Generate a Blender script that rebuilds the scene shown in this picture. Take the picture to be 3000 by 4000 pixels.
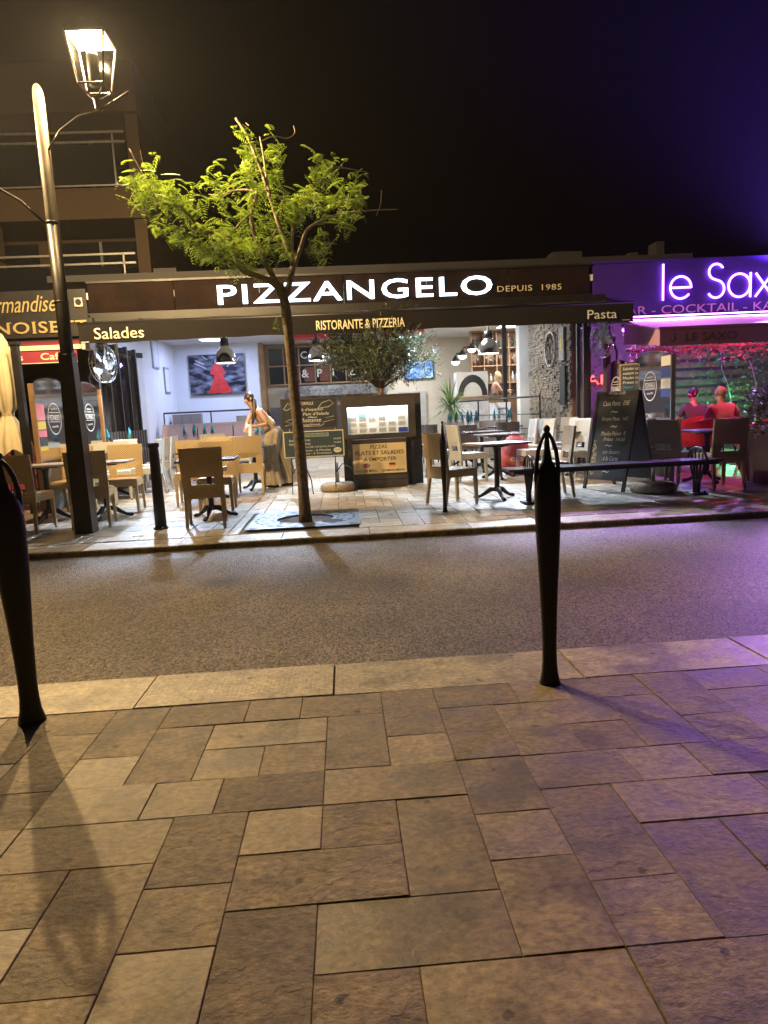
import bpy, math, random
from mathutils import Vector, Matrix
R = math.radians
random.seed(7)
for _o in list(bpy.data.objects): bpy.data.objects.remove(_o)
scene = bpy.context.scene
col = scene.collection

# ------------------------------------------------------------------ camera
cd = bpy.data.cameras.new('camera'); cam = bpy.data.objects.new('camera', cd); col.objects.link(cam)
cd.sensor_fit = 'VERTICAL'; cd.sensor_height = 36.0; cd.lens = 36.0 * 2650.0 / 4000.0
cd.clip_start = 0.05; cd.clip_end = 500
_p, _r, _y = R(8.307), R(2.7335), R(3.0908)
_fw = Vector((math.sin(_y), math.cos(_y), 0)); _rt = Vector((math.cos(_y), -math.sin(_y), 0)); _up = Vector((0, 0, 1))
_f2 = _fw * math.cos(_p) - _up * math.sin(_p); _u2 = _up * math.cos(_p) + _fw * math.sin(_p)
_r3 = _rt * math.cos(_r) - _u2 * math.sin(_r); _u3 = _u2 * math.cos(_r) + _rt * math.sin(_r)
cam.matrix_world = Matrix(((_r3.x, _u3.x, -_f2.x, 0), (_r3.y, _u3.y, -_f2.y, 0), (_r3.z, _u3.z, -_f2.z, 1.15), (0, 0, 0, 1)))
scene.camera = cam

# ------------------------------------------------------------------ night sky, exposure
world = bpy.data.worlds.new('World'); scene.world = world; world.use_nodes = True
_nt = world.node_tree; _nt.nodes.clear()
_sk = _nt.nodes.new('ShaderNodeTexSky'); _sk.sky_type = 'NISHITA'; _sk.sun_disc = False
_sk.sun_elevation = R(-6.0); _sk.sun_rotation = R(200); _sk.air_density = 1.5; _sk.ozone_density = 3.0
_bg = _nt.nodes.new('ShaderNodeBackground'); _bg.inputs['Strength'].default_value = 0.1
_wo = _nt.nodes.new('ShaderNodeOutputWorld')
_nt.links.new(_sk.outputs[0], _bg.inputs[0]); _nt.links.new(_bg.outputs[0], _wo.inputs[0])
scene.view_settings.view_transform = 'Standard'; scene.view_settings.look = 'None'
scene.view_settings.exposure = 0.0; scene.view_settings.gamma = 1.0; scene.view_settings.use_curve_mapping = False
scene.render.engine = 'CYCLES'
scene.cycles.use_denoising = True
scene.cycles.max_bounces = 7; scene.cycles.diffuse_bounces = 3; scene.cycles.glossy_bounces = 3; scene.cycles.transparent_max_bounces = 12
scene.cycles.sample_clamp_indirect = 4.0
scene.cycles.caustics_reflective = False; scene.cycles.caustics_refractive = False

# ------------------------------------------------------------------ mesh helpers
def rz(a): return Matrix.Rotation(a, 3, 'Z')
class MB:
    def __init__(s): s.v = []; s.f = []; s.t = None
    def add(s, vs, fs):
        o = len(s.v); s.v += [tuple(v) for v in vs]; s.f += [tuple(i + o for i in f) for f in fs]; return s
    def box(s, c, d, M=None):
        x, y, z = d[0] / 2, d[1] / 2, d[2] / 2
        vs = [Vector((a * x, b * y, e * z)) for e in (-1, 1) for b in (-1, 1) for a in (-1, 1)]
        if M is not None: vs = [M @ v for v in vs]
        c = Vector(c)
        return s.add([v + c for v in vs], [(0, 2, 3, 1), (4, 5, 7, 6), (0, 1, 5, 4), (2, 6, 7, 3), (0, 4, 6, 2), (1, 3, 7, 5)])
    def bx(s, x0, x1, y0, y1, z0, z1): return s.box(((x0 + x1) / 2, (y0 + y1) / 2, (z0 + z1) / 2), (x1 - x0, y1 - y0, z1 - z0))
    def hexa(s, b, t):  # two quads of 4 points, bottom and top
        return s.add(list(b) + list(t), [(3, 2, 1, 0), (4, 5, 6, 7), (0, 1, 5, 4), (1, 2, 6, 5), (2, 3, 7, 6), (3, 0, 4, 7)])
    def tube(s, pts, rad, n=8, cap=True, squash=1.0):
        pts = [Vector(p) for p in pts]
        if not hasattr(rad, '__len__'): rad = [rad] * len(pts)
        o = len(s.v); prev = None
        for i, p in enumerate(pts):
            d = (pts[min(i + 1, len(pts) - 1)] - pts[max(i - 1, 0)])
            d = d.normalized() if d.length > 1e-9 else Vector((0, 0, 1))
            if prev is None:
                a = d.cross(Vector((0, 0, 1)) if abs(d.z) < .9 else Vector((1, 0, 0))).normalized()
            else:
                a = (prev - d * prev.dot(d)); a = a.normalized() if a.length > 1e-6 else d.orthogonal().normalized()
            prev = a; b = d.cross(a)
            for k in range(n):
                t = 2 * math.pi * k / n
                s.v.append(tuple(p + (a * math.cos(t) + b * math.sin(t) * squash) * rad[i]))
        for i in range(len(pts) - 1):
            for k in range(n):
                k2 = (k + 1) % n
                s.f.append((o + i * n + k, o + i * n + k2, o + (i + 1) * n + k2, o + (i + 1) * n + k))
        if cap:
            s.f.append(tuple(o + k for k in range(n))[::-1]); e = o + (len(pts) - 1) * n
            s.f.append(tuple(e + k for k in range(n)))
        return s
    def lathe(s, prof, n=16, c=(0, 0, 0), M=None, cap=True):
        o = len(s.v); c = Vector(c)
        for r, z in prof:
            for k in range(n):
                t = 2 * math.pi * k / n; v = Vector((r * math.cos(t), r * math.sin(t), z))
                if M is not None: v = M @ v
                s.v.append(tuple(v + c))
        for i in range(len(prof) - 1):
            for k in range(n):
                k2 = (k + 1) % n
                s.f.append((o + i * n + k, o + i * n + k2, o + (i + 1) * n + k2, o + (i + 1) * n + k))
        if cap:
            s.f.append(tuple(o + k for k in range(n))[::-1]); e = o + (len(prof) - 1) * n
            s.f.append(tuple(e + k for k in range(n)))
        return s
    def prism(s, poly, y0, y1, ax='y'):  # outline in xz (ax y), xy (ax z), yz (ax x)
        n = len(poly)
        m = {'y': lambda p, q: (p[0], q, p[1]), 'z': lambda p, q: (p[0], p[1], q), 'x': lambda p, q: (q, p[0], p[1])}[ax]
        vs = [m(p, y0) for p in poly] + [m(p, y1) for p in poly]
        fs = [tuple(range(n)), tuple(range(2 * n - 1, n - 1, -1))] + [(i, n + i, n + (i + 1) % n, (i + 1) % n) for i in range(n)]
        return s.add(vs, fs)
    def sphere(s, c, r, n=10, m=7, sc=(1, 1, 1)):
        prof = [(max(1e-4, math.sin(math.pi * i / m)), -math.cos(math.pi * i / m)) for i in range(m + 1)]
        M = Matrix.Diagonal(Vector((r * sc[0], r * sc[1], r * sc[2])))
        return s.lathe(prof, n, c, M)
    def mesh(s, name, smooth=False):
        me = bpy.data.meshes.new(name); me.from_pydata(s.v, [], s.f)
        if smooth:
            for p in me.polygons: p.use_smooth = True
        me.validate(); me.update(); return me
    def build(s, name, mat, parent=None, smooth=False, loc=None, rot=None):
        return mk(name, s.mesh(name, smooth), mat, parent, loc, rot)
def mk(name, me, mat, parent=None, loc=None, rot=None):
    o = bpy.data.objects.new(name, me); col.objects.link(o)
    if mat is not None and len(me.materials) == 0: me.materials.append(mat)
    if parent is not None: o.parent = parent
    if loc is not None: o.location = loc
    if rot is not None: o.rotation_euler = rot
    return o
def tag(o, label=None, cat=None, group=None, kind=None):
    if label: o['label'] = label
    if cat: o['category'] = cat
    if group: o['group'] = group
    if kind: o['kind'] = kind
    return o
def thing(name, label, cat, loc=(0, 0, 0), rotz=0.0, group=None):
    o = bpy.data.objects.new(name, None); col.objects.link(o); o.empty_display_size = .1
    o.location = loc; o.rotation_euler = (0, 0, rotz)
    return tag(o, label, cat, group)
def copy_tree(o, parent=None):
    c = o.copy(); col.objects.link(c); c.parent = parent
    for ch in list(o.children): copy_tree(ch, c)
    return c
def tzf(Y): return -0.06 + 0.01 * (Y - 6.8)

# text as mesh: x right, z up, faces -y
def text_mesh(s, w=None, h=None, depth=.006, off=0.0, spacing=1.0, shear=0.0):
    cu = bpy.data.curves.new('lettering', 'FONT'); cu.body = s; cu.extrude = .5; cu.offset = off; cu.space_character = spacing
    cu.shear = shear; cu.resolution_u = 3
    ob = bpy.data.objects.new('lettering', cu); col.objects.link(ob)
    dg = bpy.context.evaluated_depsgraph_get(); dg.update()
    me = bpy.data.meshes.new_from_object(ob.evaluated_get(dg))
    bpy.data.objects.remove(ob); bpy.data.curves.remove(cu)
    xs = [v.co.x for v in me.vertices]; ys = [v.co.y for v in me.vertices]
    x0, x1, y0, y1 = min(xs), max(xs), min(ys), max(ys)
    sx = w / (x1 - x0) if w else None; sy = h / (y1 - y0) if h else None
    sx = sx or sy; sy = sy or sx
    for v in me.vertices:
        x, y, z = v.co; v.co = ((x - x0) * sx, -z * depth, (y - y0) * sy)
    me.materials.clear(); me.name = 'lettering'
    return me
def text(s, x0, x1, z0, z1, y, mat, parent=None, name='lettering', rot=None, **k):
    me = text_mesh(s, (x1 - x0) if x1 is not None else None, (z1 - z0) if z1 is not None else None, **k)
    return mk(name, me, mat, parent, (x0, y, z0), rot)

# ------------------------------------------------------------------ materials
def mat(name, c, rough=.6, metal=0.0, var=0.0, vscale=8.0, bump=0.0, bscale=30.0, emit=None, estr=1.0, trans=0.0, spec=None, coat=0.0, sheen=0.0, world=False):
    m = bpy.data.materials.new(name); m.use_nodes = True; nt = m.node_tree; b = nt.nodes['Principled BSDF']
    b.inputs['Base Color'].default_value = (*c, 1); b.inputs['Roughness'].default_value = rough; b.inputs['Metallic'].default_value = metal
    if spec is not None: b.inputs['Specular IOR Level'].default_value = spec
    if coat: b.inputs['Coat Weight'].default_value = coat
    if emit is not None:
        b.inputs['Emission Color'].default_value = (*emit, 1); b.inputs['Emission Strength'].default_value = estr
    if var or bump:
        tc = nt.nodes.new('ShaderNodeTexCoord'); src = tc.outputs['Object']
        if world: src = nt.nodes.new('ShaderNodeNewGeometry').outputs['Position']
    if var:
        n = nt.nodes.new('ShaderNodeTexNoise'); n.inputs['Scale'].default_value = vscale; n.inputs['Detail'].default_value = 6; n.inputs['Roughness'].default_value = .65
        nt.links.new(src, n.inputs['Vector'])
        r = nt.nodes.new('ShaderNodeMapRange'); r.inputs[1].default_value = .3; r.inputs[2].default_value = .7; r.inputs[3].default_value = 1 - var; r.inputs[4].default_value = 1 + var
        nt.links.new(n.outputs['Fac'], r.inputs[0])
        mx = nt.nodes.new('ShaderNodeVectorMath'); mx.operation = 'SCALE'; mx.inputs[0].default_value = c
        nt.links.new(r.outputs[0], mx.inputs['Scale']); nt.links.new(mx.outputs[0], b.inputs['Base Color'])
        rr = nt.nodes.new('ShaderNodeMapRange'); rr.inputs[3].default_value = max(.02, rough - .12); rr.inputs[4].default_value = min(1, rough + .12)
        nt.links.new(n.outputs['Fac'], rr.inputs[0]); nt.links.new(rr.outputs[0], b.inputs['Roughness'])
    if bump:
        n2 = nt.nodes.new('ShaderNodeTexNoise'); n2.inputs['Scale'].default_value = bscale; n2.inputs['Detail'].default_value = 5
        nt.links.new(src, n2.inputs['Vector'])
        bp = nt.nodes.new('ShaderNodeBump'); bp.inputs['Strength'].default_value = bump; bp.inputs['Distance'].default_value = .01
        nt.links.new(n2.outputs['Fac'], bp.inputs['Height']); nt.links.new(bp.outputs[0], b.inputs['Normal'])
    if trans:
        t = nt.nodes.new('ShaderNodeBsdfTranslucent'); t.inputs[0].default_value = (c[0] * 1.3, c[1] * 1.3, c[2], 1)
        a = nt.nodes.new('ShaderNodeMixShader'); a.inputs[0].default_value = trans
        out = nt.nodes['Material Output']
        nt.links.new(b.outputs[0], a.inputs[1]); nt.links.new(t.outputs[0], a.inputs[2]); nt.links.new(a.outputs[0], out.inputs[0])
    return m
def glass_mat(name, tint=(1, 1, 1), rough=.03, haze=.04, ior=1.45):
    m = bpy.data.materials.new(name); m.use_nodes = True; nt = m.node_tree; nt.nodes.clear()
    o = nt.nodes.new('ShaderNodeOutputMaterial'); t = nt.nodes.new('ShaderNodeBsdfTransparent'); t.inputs[0].default_value = (*tint, 1)
    g = nt.nodes.new('ShaderNodeBsdfGlossy'); g.inputs['Roughness'].default_value = rough
    d = nt.nodes.new('ShaderNodeBsdfDiffuse'); d.inputs[0].default_value = (.8, .8, .8, 1)
    fr = nt.nodes.new('ShaderNodeFresnel'); fr.inputs[0].default_value = ior
    m1 = nt.nodes.new('ShaderNodeMixShader'); m1.inputs[0].default_value = haze
    m2 = nt.nodes.new('ShaderNodeMixShader')
    nt.links.new(t.outputs[0], m1.inputs[1]); nt.links.new(d.outputs[0], m1.inputs[2])
    nt.links.new(fr.outputs[0], m2.inputs[0]); nt.links.new(m1.outputs[0], m2.inputs[1]); nt.links.new(g.outputs[0], m2.inputs[2])
    nt.links.new(m2.outputs[0], o.inputs[0]); return m
def stone_mat(name, stops, rough, bump, spots=True, scratch=0.0, shine=0.0):
    """paving stone: tone from the 'tone' attribute, cloudy colour, pitted relief, dark gum spots"""
    m = bpy.data.materials.new(name); m.use_nodes = True; nt = m.node_tree; b = nt.nodes['Principled BSDF']; N = nt.nodes.new; L = nt.links.new
    geo = N('ShaderNodeNewGeometry'); at = N('ShaderNodeAttribute'); at.attribute_name = 'tone'
    cr = N('ShaderNodeValToRGB'); cr.color_ramp.interpolation = 'LINEAR'
    while len(cr.color_ramp.elements) < len(stops): cr.color_ramp.elements.new(.5)
    for i, c in enumerate(stops):
        cr.color_ramp.elements[i].position = i / (len(stops) - 1); cr.color_ramp.elements[i].color = (*c, 1)
    L(at.outputs['Fac'], cr.inputs[0])
    off = N('ShaderNodeVectorMath'); off.operation = 'MULTIPLY_ADD'; off.inputs[1].default_value = (1, 1, 1)
    sc = N('ShaderNodeVectorMath'); sc.operation = 'SCALE'; sc.inputs[0].default_value = (37, 53, 11); L(at.outputs['Fac'], sc.inputs['Scale'])
    L(geo.outputs['Position'], off.inputs[0]); L(sc.outputs[0], off.inputs[2])
    st = N('ShaderNodeMapping'); st.inputs['Scale'].default_value = (1, 1.35, 1); L(off.outputs[0], st.inputs[0])
    n1 = N('ShaderNodeTexNoise'); n1.inputs['Scale'].default_value = 6; n1.inputs['Detail'].default_value = 8; n1.inputs['Roughness'].default_value = .7; L(st.outputs[0], n1.inputs['Vector'])
    mr = N('ShaderNodeMapRange'); mr.inputs[1].default_value = .3; mr.inputs[2].default_value = .72; mr.inputs[3].default_value = .48; mr.inputs[4].default_value = 1.5; L(n1.outputs['Fac'], mr.inputs[0])
    c1 = N('ShaderNodeVectorMath'); c1.operation = 'SCALE'; L(cr.outputs[0], c1.inputs[0]); L(mr.outputs[0], c1.inputs['Scale'])
    n6 = N('ShaderNodeTexNoise'); n6.inputs['Scale'].default_value = 42; n6.inputs['Detail'].default_value = 4; n6.inputs['Roughness'].default_value = .6; L(st.outputs[0], n6.inputs['Vector'])
    m6 = N('ShaderNodeMapRange'); m6.inputs[1].default_value = .32; m6.inputs[2].default_value = .68; m6.inputs[3].default_value = .62; m6.inputs[4].default_value = 1.38; L(n6.outputs['Fac'], m6.inputs[0])
    c6 = N('ShaderNodeVectorMath'); c6.operation = 'SCALE'; L(c1.outputs[0], c6.inputs[0]); L(m6.outputs[0], c6.inputs['Scale'])
    last = c6.outputs[0]
    if spots:
        vo = N('ShaderNodeTexVoronoi'); vo.voronoi_dimensions = '2D'; vo.inputs['Scale'].default_value = 2.1; vo.inputs['Randomness'].default_value = 1
        n3 = N('ShaderNodeTexNoise'); n3.inputs['Scale'].default_value = 25; L(geo.outputs['Position'], n3.inputs['Vector'])
        wv = N('ShaderNodeVectorMath'); wv.operation = 'MULTIPLY_ADD'; wv.inputs[1].default_value = (.035, .02, 0); L(n3.outputs['Color'], wv.inputs[0]); L(geo.outputs['Position'], wv.inputs[2])
        L(wv.outputs[0], vo.inputs['Vector'])
        sp = N('ShaderNodeMapRange'); sp.inputs[1].default_value = .018; sp.inputs[2].default_value = .030; sp.inputs[3].default_value = .35; sp.inputs[4].default_value = 1; L(vo.outputs['Distance'], sp.inputs[0])
        c2 = N('ShaderNodeVectorMath'); c2.operation = 'SCALE'; L(last, c2.inputs[0]); L(sp.outputs[0], c2.inputs['Scale']); last = c2.outputs[0]
        # large worn stains
        n4 = N('ShaderNodeTexNoise'); n4.inputs['Scale'].default_value = 2.3; n4.inputs['Detail'].default_value = 4; L(off.outputs[0], n4.inputs['Vector'])
        s4 = N('ShaderNodeMapRange'); s4.inputs[1].default_value = .56; s4.inputs[2].default_value = .62; s4.inputs[3].default_value = 1; s4.inputs[4].default_value = .6; L(n4.outputs['Fac'], s4.inputs[0])
        c3 = N('ShaderNodeVectorMath'); c3.operation = 'SCALE'; L(last, c3.inputs[0]); L(s4.outputs[0], c3.inputs['Scale']); last = c3.outputs[0]
    L(last, b.inputs['Base Color'])
    n2 = N('ShaderNodeTexNoise'); n2.inputs['Scale'].default_value = 40; n2.inputs['Detail'].default_value = 8; n2.inputs['Roughness'].default_value = .72; L(st.outputs[0], n2.inputs['Vector'])
    n5 = N('ShaderNodeTexNoise'); n5.inputs['Scale'].default_value = 7; n5.inputs['Detail'].default_value = 3; L(st.outputs[0], n5.inputs['Vector'])
    # flaking ledges
    rg = N('ShaderNodeMapRange'); rg.inputs[1].default_value = .5; rg.inputs[2].default_value = .54; L(n5.outputs['Fac'], rg.inputs[0])
    ad = N('ShaderNodeMath'); ad.operation = 'MULTIPLY_ADD'; ad.inputs[1].default_value = .2; L(rg.outputs[0], ad.inputs[0]); L(n2.outputs['Fac'], ad.inputs[2])
    hh = ad.outputs[0]
    if scratch:
        wa = N('ShaderNodeTexWave'); wa.inputs['Scale'].default_value = 16; wa.inputs['Distortion'].default_value = 2.5; wa.inputs['Detail'].default_value = 3; L(geo.outputs['Position'], wa.inputs['Vector'])
        a2 = N('ShaderNodeMath'); a2.operation = 'MULTIPLY_ADD'; a2.inputs[1].default_value = scratch; L(wa.outputs['Fac'], a2.inputs[0]); L(hh, a2.inputs[2]); hh = a2.outputs[0]
    bp = N('ShaderNodeBump'); bp.inputs['Strength'].default_value = bump; bp.inputs['Distance'].default_value = .012; L(hh, bp.inputs['Height']); L(bp.outputs[0], b.inputs['Normal'])
    q1 = N('ShaderNodeMath'); q1.operation = 'MULTIPLY'; q1.inputs[1].default_value = 17.3; L(at.outputs['Fac'], q1.inputs[0])
    q2 = N('ShaderNodeMath'); q2.operation = 'FRACT'; L(q1.outputs[0], q2.inputs[0])
    q3 = N('ShaderNodeMapRange'); q3.inputs[3].default_value = bump * .3; q3.inputs[4].default_value = min(1.0, bump * 1.25); L(q2.outputs[0], q3.inputs[0]); L(q3.outputs[0], bp.inputs['Strength'])
    ro = N('ShaderNodeMapRange'); ro.inputs[1].default_value = .3; ro.inputs[2].default_value = .7; ro.inputs[3].default_value = rough - .1; ro.inputs[4].default_value = rough + .14; L(n1.outputs['Fac'], ro.inputs[0]); L(ro.outputs[0], b.inputs['Roughness'])
    return m
def asphalt_mat():
    m = bpy.data.materials.new('asphalt'); m.use_nodes = True; nt = m.node_tree; b = nt.nodes['Principled BSDF']; N = nt.nodes.new; L = nt.links.new
    geo = N('ShaderNodeNewGeometry')
    v = N('ShaderNodeTexVoronoi'); v.inputs['Scale'].default_value = 88; L(geo.outputs['Position'], v.inputs['Vector'])
    n = N('ShaderNodeTexNoise'); n.inputs['Scale'].default_value = 1.1; n.inputs['Detail'].default_value = 7; L(geo.outputs['Position'], n.inputs['Vector'])
    nf = N('ShaderNodeTexNoise'); nf.inputs['Scale'].default_value = 150; nf.inputs['Detail'].default_value = 3; L(geo.outputs['Position'], nf.inputs['Vector'])
    cr = N('ShaderNodeValToRGB'); e = cr.color_ramp.elements; e[0].position = .15; e[0].color = (.022, .018, .013, 1); e[1].position = .95; e[1].color = (.38, .30, .20, 1)
    L(v.outputs['Color'], cr.inputs[0])
    mr = N('ShaderNodeMapRange'); mr.inputs[1].default_value = .3; mr.inputs[2].default_value = .75; mr.inputs[3].default_value = .62; mr.inputs[4].default_value = 1.28; L(n.outputs['Fac'], mr.inputs[0])
    c = N('ShaderNodeVectorMath'); c.operation = 'SCALE'; L(cr.outputs[0], c.inputs[0]); L(mr.outputs[0], c.inputs['Scale'])
    # an old oil drip on the carriageway
    d = N('ShaderNodeVectorMath'); d.operation = 'DISTANCE'; d.inputs[1].default_value = (-1.02, 5.25, -.105)
    sq = N('ShaderNodeMapping'); sq.inputs['Scale'].default_value = (1, 1, 1); L(geo.outputs['Position'], d.inputs[0])
    dn = N('ShaderNodeMath'); dn.operation = 'MULTIPLY_ADD'; dn.inputs[1].default_value = .5; L(n.outputs['Fac'], dn.inputs[0]); L(d.outputs['Value'], dn.inputs[2])
    dm = N('ShaderNodeMapRange'); dm.inputs[1].default_value = .34; dm.inputs[2].default_value = .55; dm.inputs[3].default_value = .5; dm.inputs[4].default_value = 1; L(dn.outputs[0], dm.inputs[0])
    c2 = N('ShaderNodeVectorMath'); c2.operation = 'SCALE'; L(c.outputs[0], c2.inputs[0]); L(dm.outputs[0], c2.inputs['Scale'])
    L(c2.outputs[0], b.inputs['Base Color'])
    sm = N('ShaderNodeMath'); sm.operation = 'MULTIPLY_ADD'; sm.inputs[1].default_value = -1.0; L(v.outputs['Distance'], sm.inputs[0]); L(nf.outputs['Fac'], sm.inputs[2])
    bp = N('ShaderNodeBump'); bp.inputs['Strength'].default_value = 1.0; bp.inputs['Distance'].default_value = .011; L(sm.outputs[0], bp.inputs['Height']); L(bp.outputs[0], b.inputs['Normal'])
    b.inputs['Roughness'].default_value = .5; b.inputs['Specular IOR Level'].default_value = .6
    return m
def emis(name, c, s): return mat(name, (.02, .02, .02), .5, emit=c, estr=s)

M = dict(
    slab=stone_mat('paving_limestone', [(.155, .119, .072), (.215, .166, .098), (.25, .194, .114), (.30, .238, .148), (.18, .147, .096)], .48, .8),
    terrace=stone_mat('terrace_limestone', [(.30, .26, .20), (.42, .38, .31), (.36, .29, .20), (.50, .46, .39), (.40, .35, .27)], .34, .25, spots=False),
    kerb=stone_mat('kerb_limestone', [(.38, .325, .225), (.43, .37, .26), (.36, .31, .21)], .46, .35, scratch=.10),
    joint=mat('joint_mortar', (.12, .094, .062), .95, var=.3, world=True),
    asphalt=asphalt_mat(),
    black=mat('black_cast_iron', (.012, .012, .014), .42, .3, var=.3, vscale=14, bump=.08, bscale=60),
    blackpaint=mat('black_paint', (.014, .013, .014), .45, var=.25),
    postbrown=mat('brown_lacquered_steel', (.035, .028, .024), .42, .5, var=.35, vscale=10, bump=.06),
    tan=None, grey=None,
    steel=mat('brushed_steel', (.5, .5, .5), .28, .95, var=.15),
    galv=mat('galvanised_tube', (.42, .42, .42), .45, .8, var=.2),
    ironedge=mat('iron_grate', (.15, .165, .19), .5, .6, var=.3, vscale=6),
    bark=mat('tree_bark', (.25, .195, .14), .9, var=.5, vscale=22, bump=.9, bscale=40),
    leaf=mat('tree_leaf', (.19, .275, .035), .5, var=.55, vscale=3, trans=.42),
    leafdark=mat('olive_leaf', (.085, .11, .065), .5, var=.4, vscale=5, trans=.2),
    leafpot=mat('strap_leaf', (.09, .17, .04), .45, var=.3, vscale=4, trans=.25),
    ivy=mat('climber_leaf', (.14, .2, .1), .6, var=.4, vscale=4, trans=.3),
    awning=mat('awning_canvas_brown', (.015, .013, .013), .9, spec=.12, var=.12, vscale=2, bump=.05, bscale=200),
    awntop=mat('awning_top_canvas', (.07, .069, .069), .85, spec=.15, var=.25, vscale=1.5),
    cream=mat('cream_vinyl', (.75, .68, .45), .5),
    wood=mat('fascia_wood', (.012, .006, .0045), .85, spec=.15, var=.8, vscale=2.2, bump=.1, bscale=20),
    plank=mat('dark_stained_plank', (.05, .04, .036), .6, var=.35, vscale=6, bump=.25, bscale=30),
    oak=mat('oak_timber', (.36, .21, .10), .5, var=.25, vscale=5),
    wallwhite=mat('white_plaster', (.74, .74, .72), .85, var=.04, vscale=3, bump=.05),
    wallcream=mat('cream_plaster', (.66, .59, .46), .85, var=.05, vscale=3),
    dark=mat('dark_interior', (.02, .019, .02), .8, var=.2),
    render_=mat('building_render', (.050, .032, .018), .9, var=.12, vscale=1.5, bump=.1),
    darkglass=mat('dark_window_glass', (.012, .013, .016), .12, spec=.7),
    glass=glass_mat('clear_pane', haze=.05), gblue=glass_mat('hazy_plastic_pane', haze=.04, rough=.06), lpane=glass_mat('lantern_pane', haze=.0, rough=.2, ior=1.04),
    burg=mat('burgundy_canvas', (.24, .022, .045), .75, var=.1, vscale=2),
    gold=mat('gold_letter', (.50, .40, .18), .4, .4),
    whitel=mat('white_letter', (.78, .76, .70), .6),
    chalk=mat('chalk', (.75, .75, .72), .9, var=.25, vscale=60),
    slate=mat('blackboard', (.028, .032, .036), .65, var=.35, vscale=4),
    slateblue=mat('blue_slate_board', (.035, .06, .075), .6, var=.2, vscale=4),
    signyel=mat('cream_printed_panel', (.72, .56, .32), .55, var=.06, vscale=3),
    ink=mat('dark_ink', (.035, .014, .02), .6),
    concrete=mat('pebble_concrete', (.34, .28, .20), .95, var=.55, vscale=45, bump=.9, bscale=70),
    gravel=mat('ochre_gravel', (.33, .19, .10), .95, var=.5, vscale=60, bump=1, bscale=80),
    parasol=mat('cream_parasol_canvas', (.66, .56, .36), .85, var=.08, vscale=4, trans=.15),
    sofa=mat('pale_pink_leather', (.50, .34, .28), .45, var=.08),
    greyfab=mat('taupe_upholstery', (.27, .23, .21), .7, var=.08),
    napkin=mat('turquoise_napkin', (.05, .36, .52), .8, var=.1),
    tabletop=mat('dark_laminate', (.10, .095, .10), .28, var=.2, vscale=6),
    tabletopwood=mat('pale_table_laminate', (.40, .31, .22), .32, var=.25, vscale=6),
    skin=mat('skin', (.46, .27, .19), .5, var=.08, vscale=12),
    hair=mat('dark_brown_hair', (.035, .02, .013), .45, var=.4, vscale=60),
    blonde=mat('blonde_hair', (.50, .34, .14), .5, var=.3, vscale=50),
    linen=mat('sand_linen', (.30, .25, .18), .88, var=.25, vscale=9, bump=.5, bscale=20),
    shoe=mat('black_leather', (.012, .012, .012), .4),
    redpl=mat('red_plastic', (.55, .03, .05), .35), redbag=mat('red_laundry_sack', (.55, .09, .07), .7, var=.2, vscale=6, bump=.4, bscale=12),
    planter=mat('grey_planter', (.13, .13, .135), .6, var=.2, vscale=3),
    pink=mat('faded_awning_canvas', (.55, .30, .42), .8, var=.06), plum=mat('plum_awning_canvas', (.10, .03, .10), .8, var=.15, vscale=2),
    stonew=mat('ledge_stone', (.33, .28, .22), .9, var=.35, vscale=9, bump=.4, world=True),
    pewter=mat('polished_aluminium', (.62, .62, .62), .16, 1.0),
    violet=mat('violet_fascia_panel', (.05, .018, .24), .5, var=.1, vscale=1.2),
    tableclothw=mat('white_laminate', (.75, .75, .75), .5), yellow=mat('yellow', (.75, .6, .05), .6), redink=mat('red_ink', (.6, .04, .04), .6), blueink=mat('blue_ink', (.03, .05, .3), .6), pinkink=mat('pink_paper', (.8, .25, .3), .6),
)
def weave(name, c):
    m = bpy.data.materials.new(name); m.use_nodes = True; nt = m.node_tree; b = nt.nodes['Principled BSDF']; N = nt.nodes.new; L = nt.links.new
    tc = N('ShaderNodeTexCoord'); sx = N('ShaderNodeSeparateXYZ'); L(tc.outputs['Object'], sx.inputs[0])
    def wav(sock, f):
        a = N('ShaderNodeMath'); a.operation = 'MULTIPLY'; a.inputs[1].default_value = f; L(sock, a.inputs[0])
        s = N('ShaderNodeMath'); s.operation = 'SINE'; L(a.outputs[0], s.inputs[0]); return s.outputs[0]
    h = N('ShaderNodeMath'); h.operation = 'ADD'; L(sx.outputs[0], h.inputs[0]); L(sx.outputs[1], h.inputs[1])
    v = N('ShaderNodeMath'); v.operation = 'ADD'; L(sx.outputs[2], v.inputs[0]); L(sx.outputs[1], v.inputs[1])
    p = N('ShaderNodeMath'); p.operation = 'MULTIPLY'; L(wav(h.outputs[0], 190), p.inputs[0]); L(wav(v.outputs[0], 250), p.inputs[1])
    mr = N('ShaderNodeMapRange'); mr.inputs[1].default_value = -1; mr.inputs[2].default_value = 1; mr.inputs[3].default_value = .38; mr.inputs[4].default_value = 1.4; L(p.outputs[0], mr.inputs[0])
    cs = N('ShaderNodeVectorMath'); cs.operation = 'SCALE'; cs.inputs[0].default_value = c; L(mr.outputs[0], cs.inputs['Scale']); L(cs.outputs[0], b.inputs['Base Color'])
    bp = N('ShaderNodeBump'); bp.inputs['Strength'].default_value = .6; bp.inputs['Distance'].default_value = .004; L(p.outputs[0], bp.inputs['Height']); L(bp.outputs[0], b.inputs['Normal'])
    b.inputs['Roughness'].default_value = .5; return m
M['tan'] = weave('honey_wicker', (.60, .44, .235)); M['grey'] = weave('pale_wicker', (.58, .58, .54)); M['brownw'] = weave('brown_wicker', (.38, .27, .16))
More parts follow.
